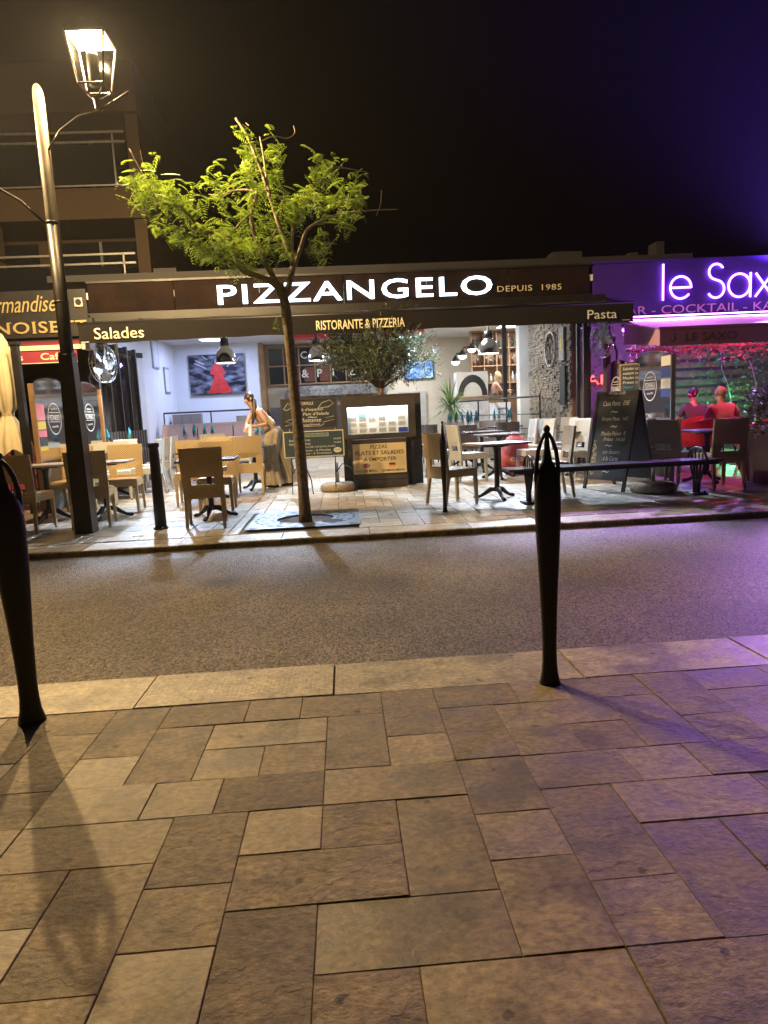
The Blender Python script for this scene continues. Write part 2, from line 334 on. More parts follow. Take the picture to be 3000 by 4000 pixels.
def light(name, kind, loc, power, c, parent=None, size=.1, rot=None, spot=None, blend=.5, sizey=None):
    l = bpy.data.lights.new(name, kind); l.energy = power; l.color = c
    if kind == 'AREA':
        l.size = size
        if sizey: l.shape = 'RECTANGLE'; l.size_y = sizey
    else: l.shadow_soft_size = size
    if spot: l.spot_size = R(spot); l.spot_blend = blend
    o = bpy.data.objects.new(name, l); col.objects.link(o); o.location = loc
    if rot is not None: o.rotation_euler = rot
    if parent is not None: o.parent = parent
    return o

# ================================================================== SETTING
def nz(Y): return -0.022 * (Y - 2.7)
ground = MB().bx(-250, 250, -250, 250, -.9, -.6).build('ground', M['joint']); tag(ground, kind='structure')
road = MB()
_xs = [-60, -20, -8, -4, -2, 0, 2, 4, 8, 20, 60]; _ys = [3.0, 4.0, 5.0, 6.0, 6.9]
road.add([(x, y, -.095 - .03 * (y - 3.0) / 3.9 + .012 * math.sin((y - 3.0) / 3.9 * math.pi)) for y in _ys for x in _xs],
         [(j * 11 + i, j * 11 + i + 1, (j + 1) * 11 + i + 1, (j + 1) * 11 + i) for j in range(4) for i in range(10)])
tag(road.build('road', M['asphalt'], smooth=True), kind='structure')

def set_tone(me, t):
    a = me.attributes.new('tone', 'FLOAT', 'FACE')
    if not hasattr(t, '__len__'): t = [t] * len(me.polygons)
    a.data.foreach_set('value', t)
def slab_geo(mb, x0, x1, y0, y1, zf, th, ch, rnd, dz=0.0):
    tx, ty = rnd.uniform(-.0012, .0012), rnd.uniform(-.0012, .0012)
    def top(x, y): return zf(y) + dz + tx * ((x - x0) / (x1 - x0) - .5) * 2 + ty * ((y - y0) / (y1 - y0) - .5) * 2
    c = [(x0, y0), (x1, y0), (x1, y1), (x0, y1)]; ci = [(x0 + ch, y0 + ch), (x1 - ch, y0 + ch), (x1 - ch, y1 - ch), (x0 + ch, y1 - ch)]
    v = [(x, y, zf(y) - th) for x, y in c] + [(x, y, top(x, y) - ch) for x, y in c] + [(x, y, top(x, y)) for x, y in ci]
    f = [(8, 9, 10, 11)]
    for k in range(4):
        k2 = (k + 1) % 4; f += [(k, k2, 4 + k2, 4 + k), (4 + k, 4 + k2, 8 + k2, 8 + k)]
    return mb.add(v, f)
def fill_grid(taken, i0, i1, j0, j1, rnd, sizes):
    out = []
    for j in range(j0, j1):
        for i in range(i0, i1):
            if (i, j) in taken: continue
            opts = sizes[:]; rnd.shuffle(opts)
            for a, b in opts + [(2, 1), (1, 2), (1, 1)]:
                cells = [(i + p, j + q) for p in range(a) for q in range(b)]
                if all(c not in taken and c[0] < i1 and c[1] < j1 for c in cells): break
            taken.update(cells); out.append((i, i + a, j, j + b))
    return out
rnd = random.Random(11)
base = MB()
base.add([(x, y, nz(y) - .006) for y in (-20, 2.7) for x in (-60, 60)], [(0, 1, 3, 2)])
near_pave = tag(base.build('near_pavement', M['joint']), kind='structure')
NS = [(-4, 0, 0, 2), (-2, 0, 2, 6), (0, 2, 0, 4), (0, 2, 4, 6), (2, 5, 0, 2), (5, 7, 0, 2), (2, 4, 2, 6), (4, 8, 2, 4), (4, 6, 4, 6), (6, 8, 4, 6), (0, 3, 6, 8), (3, 5, 6, 8), (5, 8, 6, 8),
      (0, 4, 8, 10), (4, 6, 8, 11), (6, 8, 8, 10), (8, 10, 8, 10), (10, 12, 8, 12), (6, 10, 10, 12), (4, 6, 11, 13), (2, 4, 10, 14), (0, 2, 10, 12), (0, 2, 12, 14), (0, 4, 14, 16), (4, 6, 13, 17), (6, 8, 12, 16), (8, 12, 12, 14), (8, 10, 14, 17), (10, 14, 14, 17),
      (7, 10, 0, 2), (8, 10, 2, 6), (10, 12, 0, 4), (10, 12, 4, 6), (8, 12, 6, 8), (12, 15, 0, 2), (12, 14, 2, 6), (12, 14, 6, 9), (12, 14, 9, 11), (12, 14, 11, 14), (15, 17, 0, 2), (17, 20, 0, 2), (14, 18, 2, 4), (14, 16, 4, 6), (16, 18, 4, 6), (18, 20, 2, 6),
      (20, 22, 0, 4), (20, 22, 4, 6), (22, 25, 0, 2), (22, 25, 2, 4), (22, 25, 4, 6), (17, 19, 6, 8), (14, 17, 6, 8), (19, 23, 6, 8), (16, 20, 8, 10), (20, 22, 8, 12), (14, 16, 8, 12), (14, 16, 12, 14), (16, 18, 10, 14), (18, 20, 10, 12), (14, 18, 14, 17), (-4, -2, 2, 4), (-3, 0, 6, 8), (-2, 0, 8, 12)]
SZ = [(2, 2), (3, 2), (4, 2), (2, 3), (2, 4)]
# slabs that read clearly darker or paler in the street, by their grid corner
TN = {(5, 6): .05, (10, 8): .12, (12, 6): .02, (14, 8): .1, (14, 6): .15, (20, 6): .1, (16, 10): .08, (4, 8): .1, (10, 0): .22, (12, 0): .12, (8, 2): .15, (10, 4): .72, (4, 2): .6, (6, 4): .62, (6, 8): .6, (2, 0): .22, (7, 0): .22, (6, 12): .1, (8, 12): .12, (16, 8): .6, (17, 6): .66}
taken = set()
for a, b, c, d in NS: taken.update((i, j) for i in range(a, b) for j in range(c, d))
NS = NS + fill_grid(taken, -22, 40, 0, 21, rnd, SZ)
for a, b, c, d in NS:
    x0, x1 = -.979 + a * .1074, -.979 + b * .1074; y1, y0 = 2.69 - c * .1042, 2.69 - d * .1042
    g = rnd.uniform(.0003, .0013)
    mb = slab_geo(MB(), x0 + g, x1 - g, y0 + g, y1 - g, nz, .05, .0018, rnd, rnd.uniform(-.0015, .0015))
    me = mb.mesh('paving_slab'); set_tone(me, TN.get((a, c), rnd.uniform(.16, .62)))
    mk('paving_slab', me, M['slab'], near_pave)

# kerbs: a bed with the stones as pieces
def kerb(name, xs, y0, y1, zf, h, front):
    bed = MB(); bed.add([(x, y, zf(y) - .012) for y in (y0 + .012, y1 - .012) for x in (-60, 60)] + [(x, y, -.5) for y in (y0 + .012, y1 - .012) for x in (-60, 60)],
                        [(0, 1, 3, 2), (0, 4, 5, 1), (2, 3, 7, 6)])
    k = tag(bed.build(name, M['joint']), kind='structure')
    for a, b in zip(xs, xs[1:]):
        mb = MB(); g = rnd.uniform(.003, .006); dz = rnd.uniform(-.003, .003); r = .022
        # rounded nose on the road side
        prof = []
        for t in range(5):
            an = math.pi / 2 * t / 4
            prof.append((r - r * math.cos(an), -r + r * math.sin(an)))
        pts = [(0, -h)] + prof
        if front > 0: sec = [(y1 - p, zf(y1) + q) for p, q in pts] + [(y0 + .004, zf(y0)), (y0 + .0005, zf(y0) - .005), (y0 + .0005, -h)]
        else: sec = [(y0 + p, zf(y0) + q) for p, q in pts] + [(y1 - .004, zf(y1)), (y1 - .0005, zf(y1) - .005), (y1 - .0005, -h)]
        mb.prism([(y, z + dz) for y, z in sec], a + g, b - g, 'x')
        me = mb.mesh('kerb_stone'); set_tone(me, rnd.random()); mk('kerb_stone', me, M['kerb'], k)
    return k
kerb('near_kerb', [-3.9, -2.85, -1.83, -.923, -.101, .966, 1.806, 2.75, 3.7], 2.695, 3.085, nz, .22, 1)
_fx = [-.73 + k for k in range(-9, 10)]
kerb('far_kerb', [x + rnd.uniform(-.06, .06) for x in _fx], 6.79, 7.19, lambda y: -.06, .3, -1)

# terrace in front of the restaurant
tb = MB(); tb.add([(x, y, tzf(y) - .010) for y in (7.17, 12.0, 21.6) for x in (-14, -5, 6.6, 16)],
                  [(j * 4 + i, j * 4 + i + 1, j * 4 + i + 5, j * 4 + i + 4) for j in range(2) for i in range(3)])
terrace = tag(tb.build('far_pavement', M['joint']), kind='structure')
U = .118; GX0, GX1, GY0, GY1 = -1.13, .13, 7.33, 8.61
taken = set(); IX0, IX1, JY1 = -42, 56, 46
def cell(i, j): return (i + .5) * U, 7.195 + (j + .5) * U
for j in range(JY1):
    for i in range(IX0, IX1):
        x, y = cell(i, j)
        if GX0 - .02 < x < GX1 + .02 and y < GY1 + .02: taken.add((i, j))
TS = fill_grid(taken, IX0, IX1, 0, JY1, rnd, SZ)
rest = MB(); tones = []; npart = 0
TS.sort(key=lambda s: s[2] * 2 + abs((s[0] + s[1]) / 2 - 4) * .35)
for a, b, c, d in TS:
    g = rnd.uniform(.0015, .004); ar = (a * U + g, b * U - g, 7.195 + c * U + g, 7.195 + d * U - g)
    t = rnd.random()
    if npart < 295:
        me = slab_geo(MB(), *ar, tzf, .05, .003, rnd, rnd.uniform(-.0015, .0015)).mesh('paving_slab'); set_tone(me, t)
        mk('paving_slab', me, M['terrace'], terrace); npart += 1
    else:
        n0 = len(rest.f); slab_geo(rest, *ar, tzf, .05, .003, rnd, rnd.uniform(-.0015, .0015)); tones += [t] * (len(rest.f) - n0)
me = rest.mesh('paving_slabs'); set_tone(me, tones); o = mk('distant_paving', me, M['terrace'], terrace); o['kind'] = 'stuff'
# smooth tiled floor running into the room
fl = MB(); tones = []
for j in range(16):
    for i in range(-10, 14):
        y0 = 12.63 + j * .36; n0 = len(fl.f); slab_geo(fl, i * .6 + .003, (i + 1) * .6 - .003, y0 + .003, y0 + .357, tzf, .03, .002, rnd); tones += [rnd.random()] * (len(fl.f) - n0)
me = fl.mesh('floor_tiles'); set_tone(me, tones); o = mk('room_floor_tiling', me, M['terrace'], terrace); o['kind'] = 'stuff'

# ================================================================== BOLLARDS
def make_bollard():
    t = thing('bollard', 'x', 'bollard')
    Pf = [(0, .043), (.015, .040), (.05, .033), (.1, .0295), (.17, .0285), (.3, .032), (.41, .0365), (.51, .042), (.62, .047), (.70, .050), (.78, .0515), (.83, .0505), (.87, .046), (.90, .034), (.93, .02), (.97, .013), (1.02, .008), (1.045, .006)]
    mb = MB(); n = 20
    for z, r in Pf:
        for k in range(n):
            a = 2 * math.pi * k / n; ca, sa = math.cos(a), math.sin(a)
            e = .72; x = math.copysign(abs(ca) ** e, ca) * r; y = math.copysign(abs(sa) ** e, sa) * r * (.72 if z < .9 else .8)
            mb.v.append((x, y, z))
    for i in range(len(Pf) - 1):
        for k in range(n):
            k2 = (k + 1) % n; mb.f.append((i * n + k, i * n + k2, (i + 1) * n + k2, (i + 1) * n + k))
    mb.f.append(tuple(range(n))[::-1])
    mb.build('body', M['black'], t, True)
    for s in (-1, 1):
        MB().tube([(s * .040, 0, .82), (s * .0445, 0, .87), (s * .043, 0, .92), (s * .036, 0, .97), (s * .022, 0, 1.012), (s * .006, 0, 1.04)], [.012, .0095, .009, .0085, .008, .007], 8).build('arm', M['black'], t, True)
    MB().sphere((0, 0, 1.055), .014, 10, 8, (1, 1, 1.15)).build('finial', M['black'], t, True)
    return t
b0 = make_bollard(); b0.location = (.802, 2.655, .001); tag(b0, 'black needle bollard standing alone by the violet lit kerb joint, casting a long shadow')
b1 = copy_tree(b0); b1.location = (-1.30, 2.64, .001); b1.rotation_euler.z = R(35); b1.scale = (1.22, 1.22, 1.0); tag(b1, 'black needle bollard on the warm lit slabs across the road from the lamp post')
b2 = copy_tree(b0); b2.location = (1.155, 7.92, tzf(7.92)); b2.rotation_euler.z = R(70); tag(b2, 'slim black needle bollard on the restaurant terrace in front of a wicker chair')
for b in (b0, b1, b2): b['group'] = 'needle bollards along both kerbs'
t = thing('post_bollard', 'short round black bollard on a bolted disc beside the lamp post', 'bollard', (-2.155, 7.86, tzf(7.86)))
MB().lathe([(.085, 0), (.085, .014)], 24).build('base_plate', M['black'], t)
MB().lathe([(.066, .014), (.062, .35), (.055, .85), (.052, .93), (.064, .94), (.066, .975), (.058, .985)], 20).build('post', M['black'], t, True)
for k in range(4): MB().lathe([(.011, .014), (.011, .03)], 6, (.074 * math.cos(k * 1.571 + .5), .074 * math.sin(k * 1.571 + .5), 0)).build('bolt', M['galv'], t)

# ================================================================== STREET LAMP
WARM = (1.0, .69, .33)
def make_lantern(parent, loc):
    """four-sided lantern: flat lit top plate, tapering frame, stem"""
    ln = bpy.data.objects.new('lantern', None); col.objects.link(ln); ln.parent = parent; ln.location = loc
    T, B, H = .19, .125, .46
    fr = MB()
    def ring(h, zz, w):
        for a in range(4):
            p = [(-h, -h), (h, -h), (h, h), (-h, h)]; q0, q1 = p[a], p[(a + 1) % 4]
            fr.tube([(q0[0], q0[1], zz), (q1[0], q1[1], zz)], w, 6)
    ring(T, H, .012); ring(B, 0, .011)
    for sx in (-1, 1):
        for sy in (-1, 1):
            fr.tube([(sx * T, sy * T, H), (sx * B, sy * B, 0)], .011, 6); fr.tube([(sx * B, sy * B, 0), (sx * .03, sy * .03, -.1)], .010, 6)
    fr.lathe([(.04, -.1), (.03, -.13), (.022, -.2)], 12)
    fr.build('frame', M['postbrown'], ln)
    rf = MB(); rf.hexa([(-.2, -.2, H + .012), (.2, -.2, H + .012), (.2, .2, H + .012), (-.2, .2, H + .012)], [(-.08, -.08, H + .17), (.08, -.08, H + .17), (.08, .08, H + .17), (-.08, .08, H + .17)])
    rf.build('roof', M['postbrown'], ln)
    MB().bx(-.165, .165, -.165, .165, H - .004, H + .008).build('light_panel', emis('lamp_panel_glow', (1, .80, .45), 5), ln)
    for k in range(4):
        a = k * math.pi / 2; p = Matrix.Rotation(a, 3, 'Z')
        q = [p @ Vector(v) for v in ((-T * .95, -T, H - .01), (T * .95, -T, H - .01), (B * .95, -B, .01), (-B * .95, -B, .01))]
        MB().add(q, [(0, 1, 2, 3)]).build('pane', M['lpane'], ln)
    MB().lathe([(.055, .02), (.06, .30), (.05, .34)], 14).build('burner', mat('ribbed_burner', (.012, .015, .012), .5), ln, True)
    light('lamp_bulb', 'POINT', (0, 0, H - .055), 2100, WARM, ln, .05)
    return ln
t = thing('street_lamp', 'tall brown street lamp with oblique cut top and a lit square lantern', 'street lamp', (-3.0, 7.885, tzf(7.885)))
sl = MB()
for (za, wa, zb, wb) in ((0, .098, 1.0, .092), (1.0, .092, 2.02, .072)):
    sl.hexa([(-wa, -wa, za), (wa, -wa, za), (wa, wa, za), (-wa, wa, za)], [(-wb, -wb, zb), (wb, -wb, zb), (wb, wb, zb), (-wb, wb, zb)])
sl.build('sleeve', M['postbrown'], t)
def cutpole(r0, r1, z0, z1, cut):
    mb = MB(); n = 20
    for (r, z, c) in ((r0, z0, 0), (r1, z1, cut)):
        for k in range(n):
            a = 2 * math.pi * k / n; mb.v.append((r * math.cos(a), r * math.sin(a), z + c * math.sin(a - .5)))
    for k in range(n): mb.f.append((k, (k + 1) % n, n + (k + 1) % n, n + k))
    mb.f.append(tuple(range(n, 2 * n))); return mb
cutpole(.072, .066, 1.9, 3.4, 0).build('pole', M['postbrown'], t, True)
cutpole(.062, .056, 3.38, 4.66, .15).build('upper_pole', mat('pale_weathered_tube', (.09, .075, .055), .55, .3, var=.3, vscale=9), t, True)
for zz, rr in ((3.38, .071), (2.55, .073), (1.98, .078)): MB().lathe([(rr, zz), (rr + .004, zz + .012), (rr, zz + .024)], 20).build('collar', M['postbrown'], t, True)
MB().tube([(.05, -.02, 4.12), (.2, -.05, 4.3), (.42, -.09, 4.42), (.64, -.12, 4.45), (.98, -.15, 4.62)], [.012, .011, .011, .012, .012], 8).build('arm', M['postbrown'], t, True)
MB().tube([(-.05, 0, 3.36), (-.3, -.02, 3.62), (-.62, -.05, 3.82), (-1.0, -.08, 4.02), (-1.17, -.08, 4.2)], .014, 8).build('arm', M['postbrown'], t, True)
make_lantern(t, (.64, -.15, 4.66)); make_lantern(t, (-1.05, -.1, 4.42))

# ================================================================== STREET TREE
TREE0 = Vector((-.49, 7.78, tzf(7.78)))
tree = thing('street_tree', 'young street tree with feathery yellow green leaves in an iron grate', 'tree', TREE0)
_LIMBS = [  # (x, z in metres from the foot), start and end radius, depth drift
 ([(-0.013, 0.054), (-0.009, 0.78), (-0.038, 1.61), (-0.055, 2.128), (-0.073, 2.455), (-0.131, 2.644)], 0.066, 0.05, 0.0),
 ([(-0.114, 2.594), (-0.229, 2.692), (-0.444, 2.772), (-0.537, 2.863), (-0.561, 3.076), (-0.713, 3.167), (-0.906, 3.221), (-0.995, 3.338), (-1.103, 3.445), (-1.295, 3.489), (-1.354, 3.585), (-1.409, 3.726), (-1.528, 3.989)], 0.038, 0.006, -0.45),
 ([(-0.537, 2.863), (-0.729, 2.966), (-0.922, 3.03)], 0.014, 0.005, -0.2),
 ([(-0.141, 2.644), (-0.22, 2.813), (-0.277, 2.912), (-0.352, 3.146), (-0.387, 3.395), (-0.334, 3.583), (-0.317, 3.667), (-0.432, 3.714), (-0.569, 3.721), (-0.749, 3.689), (-0.864, 3.711)], 0.034, 0.006, 0.35),
 ([(-0.377, 3.395), (-0.541, 3.324), (-0.707, 3.234), (-0.857, 3.334)], 0.012, 0.004, 0.5),
 ([(-0.071, 2.494), (0.003, 2.688), (0.046, 2.882), (-0.005, 3.019), (-0.07, 3.233), (-0.134, 3.464), (-0.196, 3.711), (-0.275, 3.975), (-0.373, 4.236), (-0.473, 4.394)], 0.034, 0.013, 0.1),
 ([(-0.157, 3.559), (-0.189, 3.805), (-0.218, 4.085), (-0.249, 4.279)], 0.016, 0.01, 0.3),
 ([(0.034, 2.843), (0.039, 3.076), (0.072, 3.267), (0.139, 3.379), (0.231, 3.567), (0.36, 3.714), (0.494, 3.777), (0.54, 3.898), (0.652, 3.932)], 0.026, 0.006, 0.25),
 ([(0.528, 3.851), (0.709, 3.874), (0.929, 3.878)], 0.01, 0.003, 0.3),
 ([(0.053, 2.823), (0.14, 3.014), (0.217, 3.185), (0.373, 3.267), (0.598, 3.327), (0.902, 3.341), (1.206, 3.337)], 0.024, 0.004, -0.35),
 ([(0.982, 3.335), (1.027, 3.429), (1.036, 3.534)], 0.006, 0.003, -0.35),
 ([(-1.354, 3.585), (-1.45, 3.503), (-1.589, 3.47), (-1.719, 3.53)], 0.008, 0.003, -0.4),
 ([(-1.444, 3.764), (-1.43, 3.986)], 0.005, 0.003, -0.4),
 ([(-0.226, 4.113), (-0.082, 4.201), (0.055, 4.198), (0.139, 4.279), (0.127, 4.39)], 0.006, 0.003, 0.3),
 ([(-0.33, 4.281), (-0.377, 4.383)], 0.006, 0.004, 0.2),
 ([(-0.112, 3.215), (-0.245, 3.027), (-0.406, 3.013)], 0.01, 0.004, -0.2),
 ([(-0.906, 3.221), (-1.081, 3.246), (-1.256, 3.27), (-1.412, 3.285)], 0.007, 0.003, -0.4),
 ([(-0.201, 3.636), (-0.043, 3.631), (0.04, 3.686)], 0.01, 0.004, 0.6),
]
limb_pts = []
trunk = MB()
for li, (pp, ra, rb, dd) in enumerate(_LIMBS):
    n = len(pp); P = []
    for i, (a, b) in enumerate(pp):
        v = Vector((a, 0, b)); f = i / (n - 1)
        v.y = ((dd * .55 if dd < 0 else dd) * f if li else .0) + (rnd.uniform(-.01, .01) if i else 0)
        P.append(v)
    if li == 0: P[0] = Vector((0, 0, -.03))
    # smooth subdivision
    Q = []
    for i in range(n - 1):
        p0, p1, p2, p3 = P[max(i - 1, 0)], P[i], P[i + 1], P[min(i + 2, n - 1)]
        for k in range(4):
            u = k / 4; Q.append(.5 * ((2 * p1) + (p2 - p0) * u + (2 * p0 - 5 * p1 + 4 * p2 - p3) * u * u + (3 * p1 - p0 - 3 * p2 + p3) * u ** 3))
    Q.append(P[-1])
    rr = [ra + (rb - ra) * (i / (len(Q) - 1)) for i in range(len(Q))]
    rr = [r * (1 + rnd.uniform(-.07, .07)) for r in rr]
    if li == 0: rr[0] *= 1.3; rr[1] *= 1.12
    trunk.tube(Q, rr, 10 if ra > .02 else 6)
    limb_pts.append(Q)
trunk.build('trunk', M['bark'], tree, True)
_CL = [(-1.278, 3.667, 0.302, 0.151, -0.4), (-1.472, 3.579, 0.14, 0.183, -0.45), (-1.099, 3.492, 0.259, 0.173, -0.4), (-1.166, 3.182, 0.183, 0.151, -0.45), (-1.317, 3.253, 0.108, 0.086, -0.45), (-0.701, 3.791, 0.216, 0.134, 0.3), (-0.801, 3.653, 0.119, 0.097, 0.3), (-0.772, 3.407, 0.216, 0.108, 0.6), (-0.779, 3.083, 0.323, 0.173, -0.2), (-0.53, 2.959, 0.302, 0.173, -0.1), (-0.922, 3.03, 0.151, 0.108, -0.3), (-0.369, 3.772, 0.183, 0.183, 0.1), (-0.362, 4.125, 0.151, 0.205, 0.2), (-0.141, 4.194, 0.14, 0.119, 0.5), (-0.146, 3.86, 0.173, 0.151, 0.3), (0.002, 3.706, 0.129, 0.151, 0.6), (-0.413, 3.453, 0.216, 0.194, 0.3), (-0.179, 3.389, 0.194, 0.194, 0.6), (-0.587, 3.249, 0.194, 0.173, 0.4), (0.024, 3.44, 0.151, 0.151, 0.1), (0.324, 3.45, 0.302, 0.151, -0.2), (0.669, 3.516, 0.205, 0.162, -0.3), (0.596, 3.298, 0.194, 0.108, -0.3), (0.334, 3.124, 0.14, 0.162, 0.3), (0.152, 3.569, 0.151, 0.119, 0.2), (0.431, 3.9, 0.194, 0.129, 0.25), (0.554, 3.953, 0.108, 0.065, 0.25), (0.828, 3.862, 0.119, 0.091, 0.3), (0.269, 3.849, 0.075, 0.06, 0.25), (-0.046, 3.001, 0.151, 0.097, -0.1), (-0.283, 3.048, 0.151, 0.119, -0.1), (0.781, 3.36, 0.129, 0.108, -0.3), (-0.983, 3.696, 0.129, 0.108, 0.2), (-0.038, 2.826, 0.047, 0.086, 0.2), (-0.16, 2.23, 0.043, 0.039, -0.1)]
lf = MB()
def frond(mb, p, d, L, w, droop, rnd):
    """one feather leaf: a stalk with paired leaflets"""
    d = d.normalized(); side = d.cross(Vector((0, 0, 1)))
    side = side.normalized() if side.length > .05 else Vector((1, 0, 0))
    up = side.cross(d).normalized(); tw = rnd.uniform(-.5, .5); side = side * math.cos(tw) + up * math.sin(tw); up = side.cross(d)
    n = 8
    for k in range(n):
        f = (k + .6) / n; c = p + d * (L * f) - Vector((0, 0, 1)) * (droop * L * f * f)
        lw = w * math.sin(math.pi * (.12 + .84 * f)) ** .7; hw = L / n * .40
        for s in (-1, 1):
            q = side * s + d * .55 - up * .2; q = q.normalized()
            a = c; b = c + q * lw * .5 + d * hw; e = c + q * lw - Vector((0, 0, .12 * lw)); g = c + q * lw * .5 - d * hw
            mb.add([a, b, e, g], [(0, 1, 2, 3)])
for cx, cy, rx, ry, dd in _CL:
    dd = dd * .55 if dd < 0 else dd
    num = max(5, int(rx * ry * 1250))
    c0 = Vector((cx, dd, cy))
    for _ in range(num):
        a = rnd.uniform(0, 2 * math.pi); r = .8 * math.sqrt(rnd.random())
        v = Vector((cx + rx * r * math.cos(a), dd + rnd.gauss(0, .16) * (1 + rx * 3.3), cy + ry * r * math.sin(a)))
        out = Vector((v.x - c0.x, (v.y - dd) * 1.2, (v.z - c0.z) * .5)) + Vector((rnd.gauss(0, .25), rnd.gauss(0, .25), rnd.gauss(.02, .12)))
        if out.length < .01: out = Vector((1, 0, 0))
        L = rnd.uniform(.13, .24) * (.55 if rx < .13 else 1); frond(lf, v - out.normalized() * L * .75, out, L, L * .30, rnd.uniform(.2, .8), rnd)
lf.build('crown', M['leaf'], tree)

# iron tree grate
gcx, gcy = -.50, 7.97
gr = thing('tree_grate', 'square iron tree grate with scrolled slots around the young tree', 'tree grate', (gcx, gcy, tzf(gcy)))
pl = MB(); n = 64
for zz, rI in ((.010, .335), (-.02, .335)):
    for k in range(n):
        a = 2 * math.pi * (k + .5) / n; ca, sa = math.cos(a), math.sin(a); s = .635 / max(abs(ca), abs(sa))
        pl.v.append((rI * ca, rI * sa, zz)); pl.v.append((ca * s, sa * s, zz))
for k in range(n):
    k2 = (k + 1) % n
    pl.f.append((2 * k, 2 * k + 1, 2 * k2 + 1, 2 * k2)); pl.f.append((2 * k, 2 * k2, 2 * n + 2 * k2, 2 * n + 2 * k))
pl.build('plate', M['ironedge'], gr)
def arcslot(r, a0, a1, w):
    mb = MB(); m = 5; vs = []
    for i in range(m):
        a = a0 + (a1 - a0) * i / (m - 1)
        vs += [((r - w / 2) * math.cos(a), (r - w / 2) * math.sin(a), .0125), ((r + w / 2) * math.cos(a), (r + w / 2) * math.sin(a), .0125)]
    return mb.add(vs, [(2 * i, 2 * i + 1, 2 * i + 3, 2 * i + 2) for i in range(m - 1)])
for k in range(24): arcslot(.575, k * .2618, k * .2618 + .17, .032).build('slot', M['dark'], gr)
for k in range(18): arcslot(.39, k * .349, k * .349 + .2, .026).build('slot', M['dark'], gr)
for k in range(14):
    a = k * 2 * math.pi / 14 + .1; sp = MB()
    pts = [Vector((.482 * math.cos(a), .482 * math.sin(a), 0)) + Vector((math.cos(u), math.sin(u), 0)) * (.014 + .012 * u / 2) for u in [x * .6 for x in range(9)]]
    for p, q in zip(pts, pts[1:]):
        d = (q - p).normalized(); s = Vector((-d.y, d.x, 0)) * .010; z = Vector((0, 0, .0125)); sp.add([p - s + z, p + s + z, q + s + z, q - s + z], [(0, 1, 2, 3)])
    sp.build('scroll_slot', M['dark'], gr)
for sx in (-1, 1):
    for sy in (-1, 1):
        sp = MB(); c = Vector((sx * .55, sy * .55, 0)); pts = [c + Vector((math.cos(u), math.sin(u), 0)) * (.012 + .011 * u / 2) for u in [x * .6 for x in range(12)]]
        for p, q in zip(pts, pts[1:]):
            d = (q - p).normalized(); s = Vector((-d.y, d.x, 0)) * .010; z = Vector((0, 0, .0125)); sp.add([p - s + z, p + s + z, q + s + z, q - s + z], [(0, 1, 2, 3)])
        sp.build('scroll_slot', M['dark'], gr)
MB().lathe([(.12, .0115), (.12, .0135)], 24, (.32, -.30, 0)).build('watering_hole', M['dark'], gr)
gv = MB()
gv.lathe([(.34, -.1), (.2, -.055), (.001, -.04)], 24, (gcx, gcy, tzf(gcy)), cap=False)
for _ in range(420):
    a = rnd.uniform(0, 6.283); r = .33 * math.sqrt(rnd.random()); s = rnd.uniform(.010, .022)
    gv.sphere((gcx + r * math.cos(a), gcy + r * math.sin(a), tzf(gcy) - .06 + .02 * (1 - r / .33) + rnd.uniform(-.008, .008)), s, 6, 4, (1, rnd.uniform(.7, 1), rnd.uniform(.6, .9)))
tag(gv.build('tree_pit_gravel', M['gravel']), 'ochre gravel filling the round pit at the tree foot', 'gravel', kind='stuff')

# ================================================================== CHAIRS, TABLES
def make_chair(m):
    t = thing('wicker_chair', 'x', 'chair')
    def yb(z): return -.205 - .13 * max(0, (z - .42)) ** 1.1
    def wb(z): return .222 + .02 * (z - .34)
    bk = MB(); th = .030
    def strip(x0, x1, z0, z1, nx=1, nzz=3):
        for a in range(nzz):
            za, zb = z0 + (z1 - z0) * a / nzz, z0 + (z1 - z0) * (a + 1) / nzz
            for b in range(nx):
                f0, f1 = x0 + (x1 - x0) * b / nx, x0 + (x1 - x0) * (b + 1) / nx
                def P(f, z, o):
                    return (f * wb(z), yb(z) - o - .02 * (1 - f * f) * (z > .6), z)
                bk.hexa([P(f0, za, th), P(f1, za, th), P(f1, za, 0), P(f0, za, 0)], [P(f0, zb, th), P(f1, zb, th), P(f1, zb, 0), P(f0, zb, 0)])
    strip(-1, 1, .345, .50, 4, 2); strip(-1, -.56, .50, .585, 1, 1); strip(.56, 1, .50, .585, 1, 1); strip(-1, 1, .585, .915, 4, 4)
    bk.build('backrest', m, t)
    st = MB(); st.bx(-.218, .218, -.203, .225, .365, .452); st.bx(-.205, .205, -.195, .212, .452, .462)
    st.build('seat', m, t)
    for sx in (-1, 1):
        for fr in (1, -1):
            y1 = .205 if fr > 0 else -.215; y0 = .215 if fr > 0 else -.265
            lg = MB(); x1 = sx * .197; x0 = sx * .203; w1, w0 = .021, .016
            lg.hexa([(x0 - w0, y0 - w0, .028), (x0 + w0, y0 - w0, .028), (x0 + w0, y0 + w0, .028), (x0 - w0, y0 + w0, .028)], [(x1 - w1, y1 - w1, .368), (x1 + w1, y1 - w1, .368), (x1 + w1, y1 + w1, .368), (x1 - w1, y1 + w1, .368)])
            lo = lg.build('leg', m, t)
            MB().lathe([(.017, 0), (.019, .029)], 8, (x0, y0, 0)).build('foot_cap', M['steel'], lo)
    return t
chairs = {}
for k in ('tan', 'grey', 'brownw'):
    chairs[k] = [make_chair(M[k]), False]
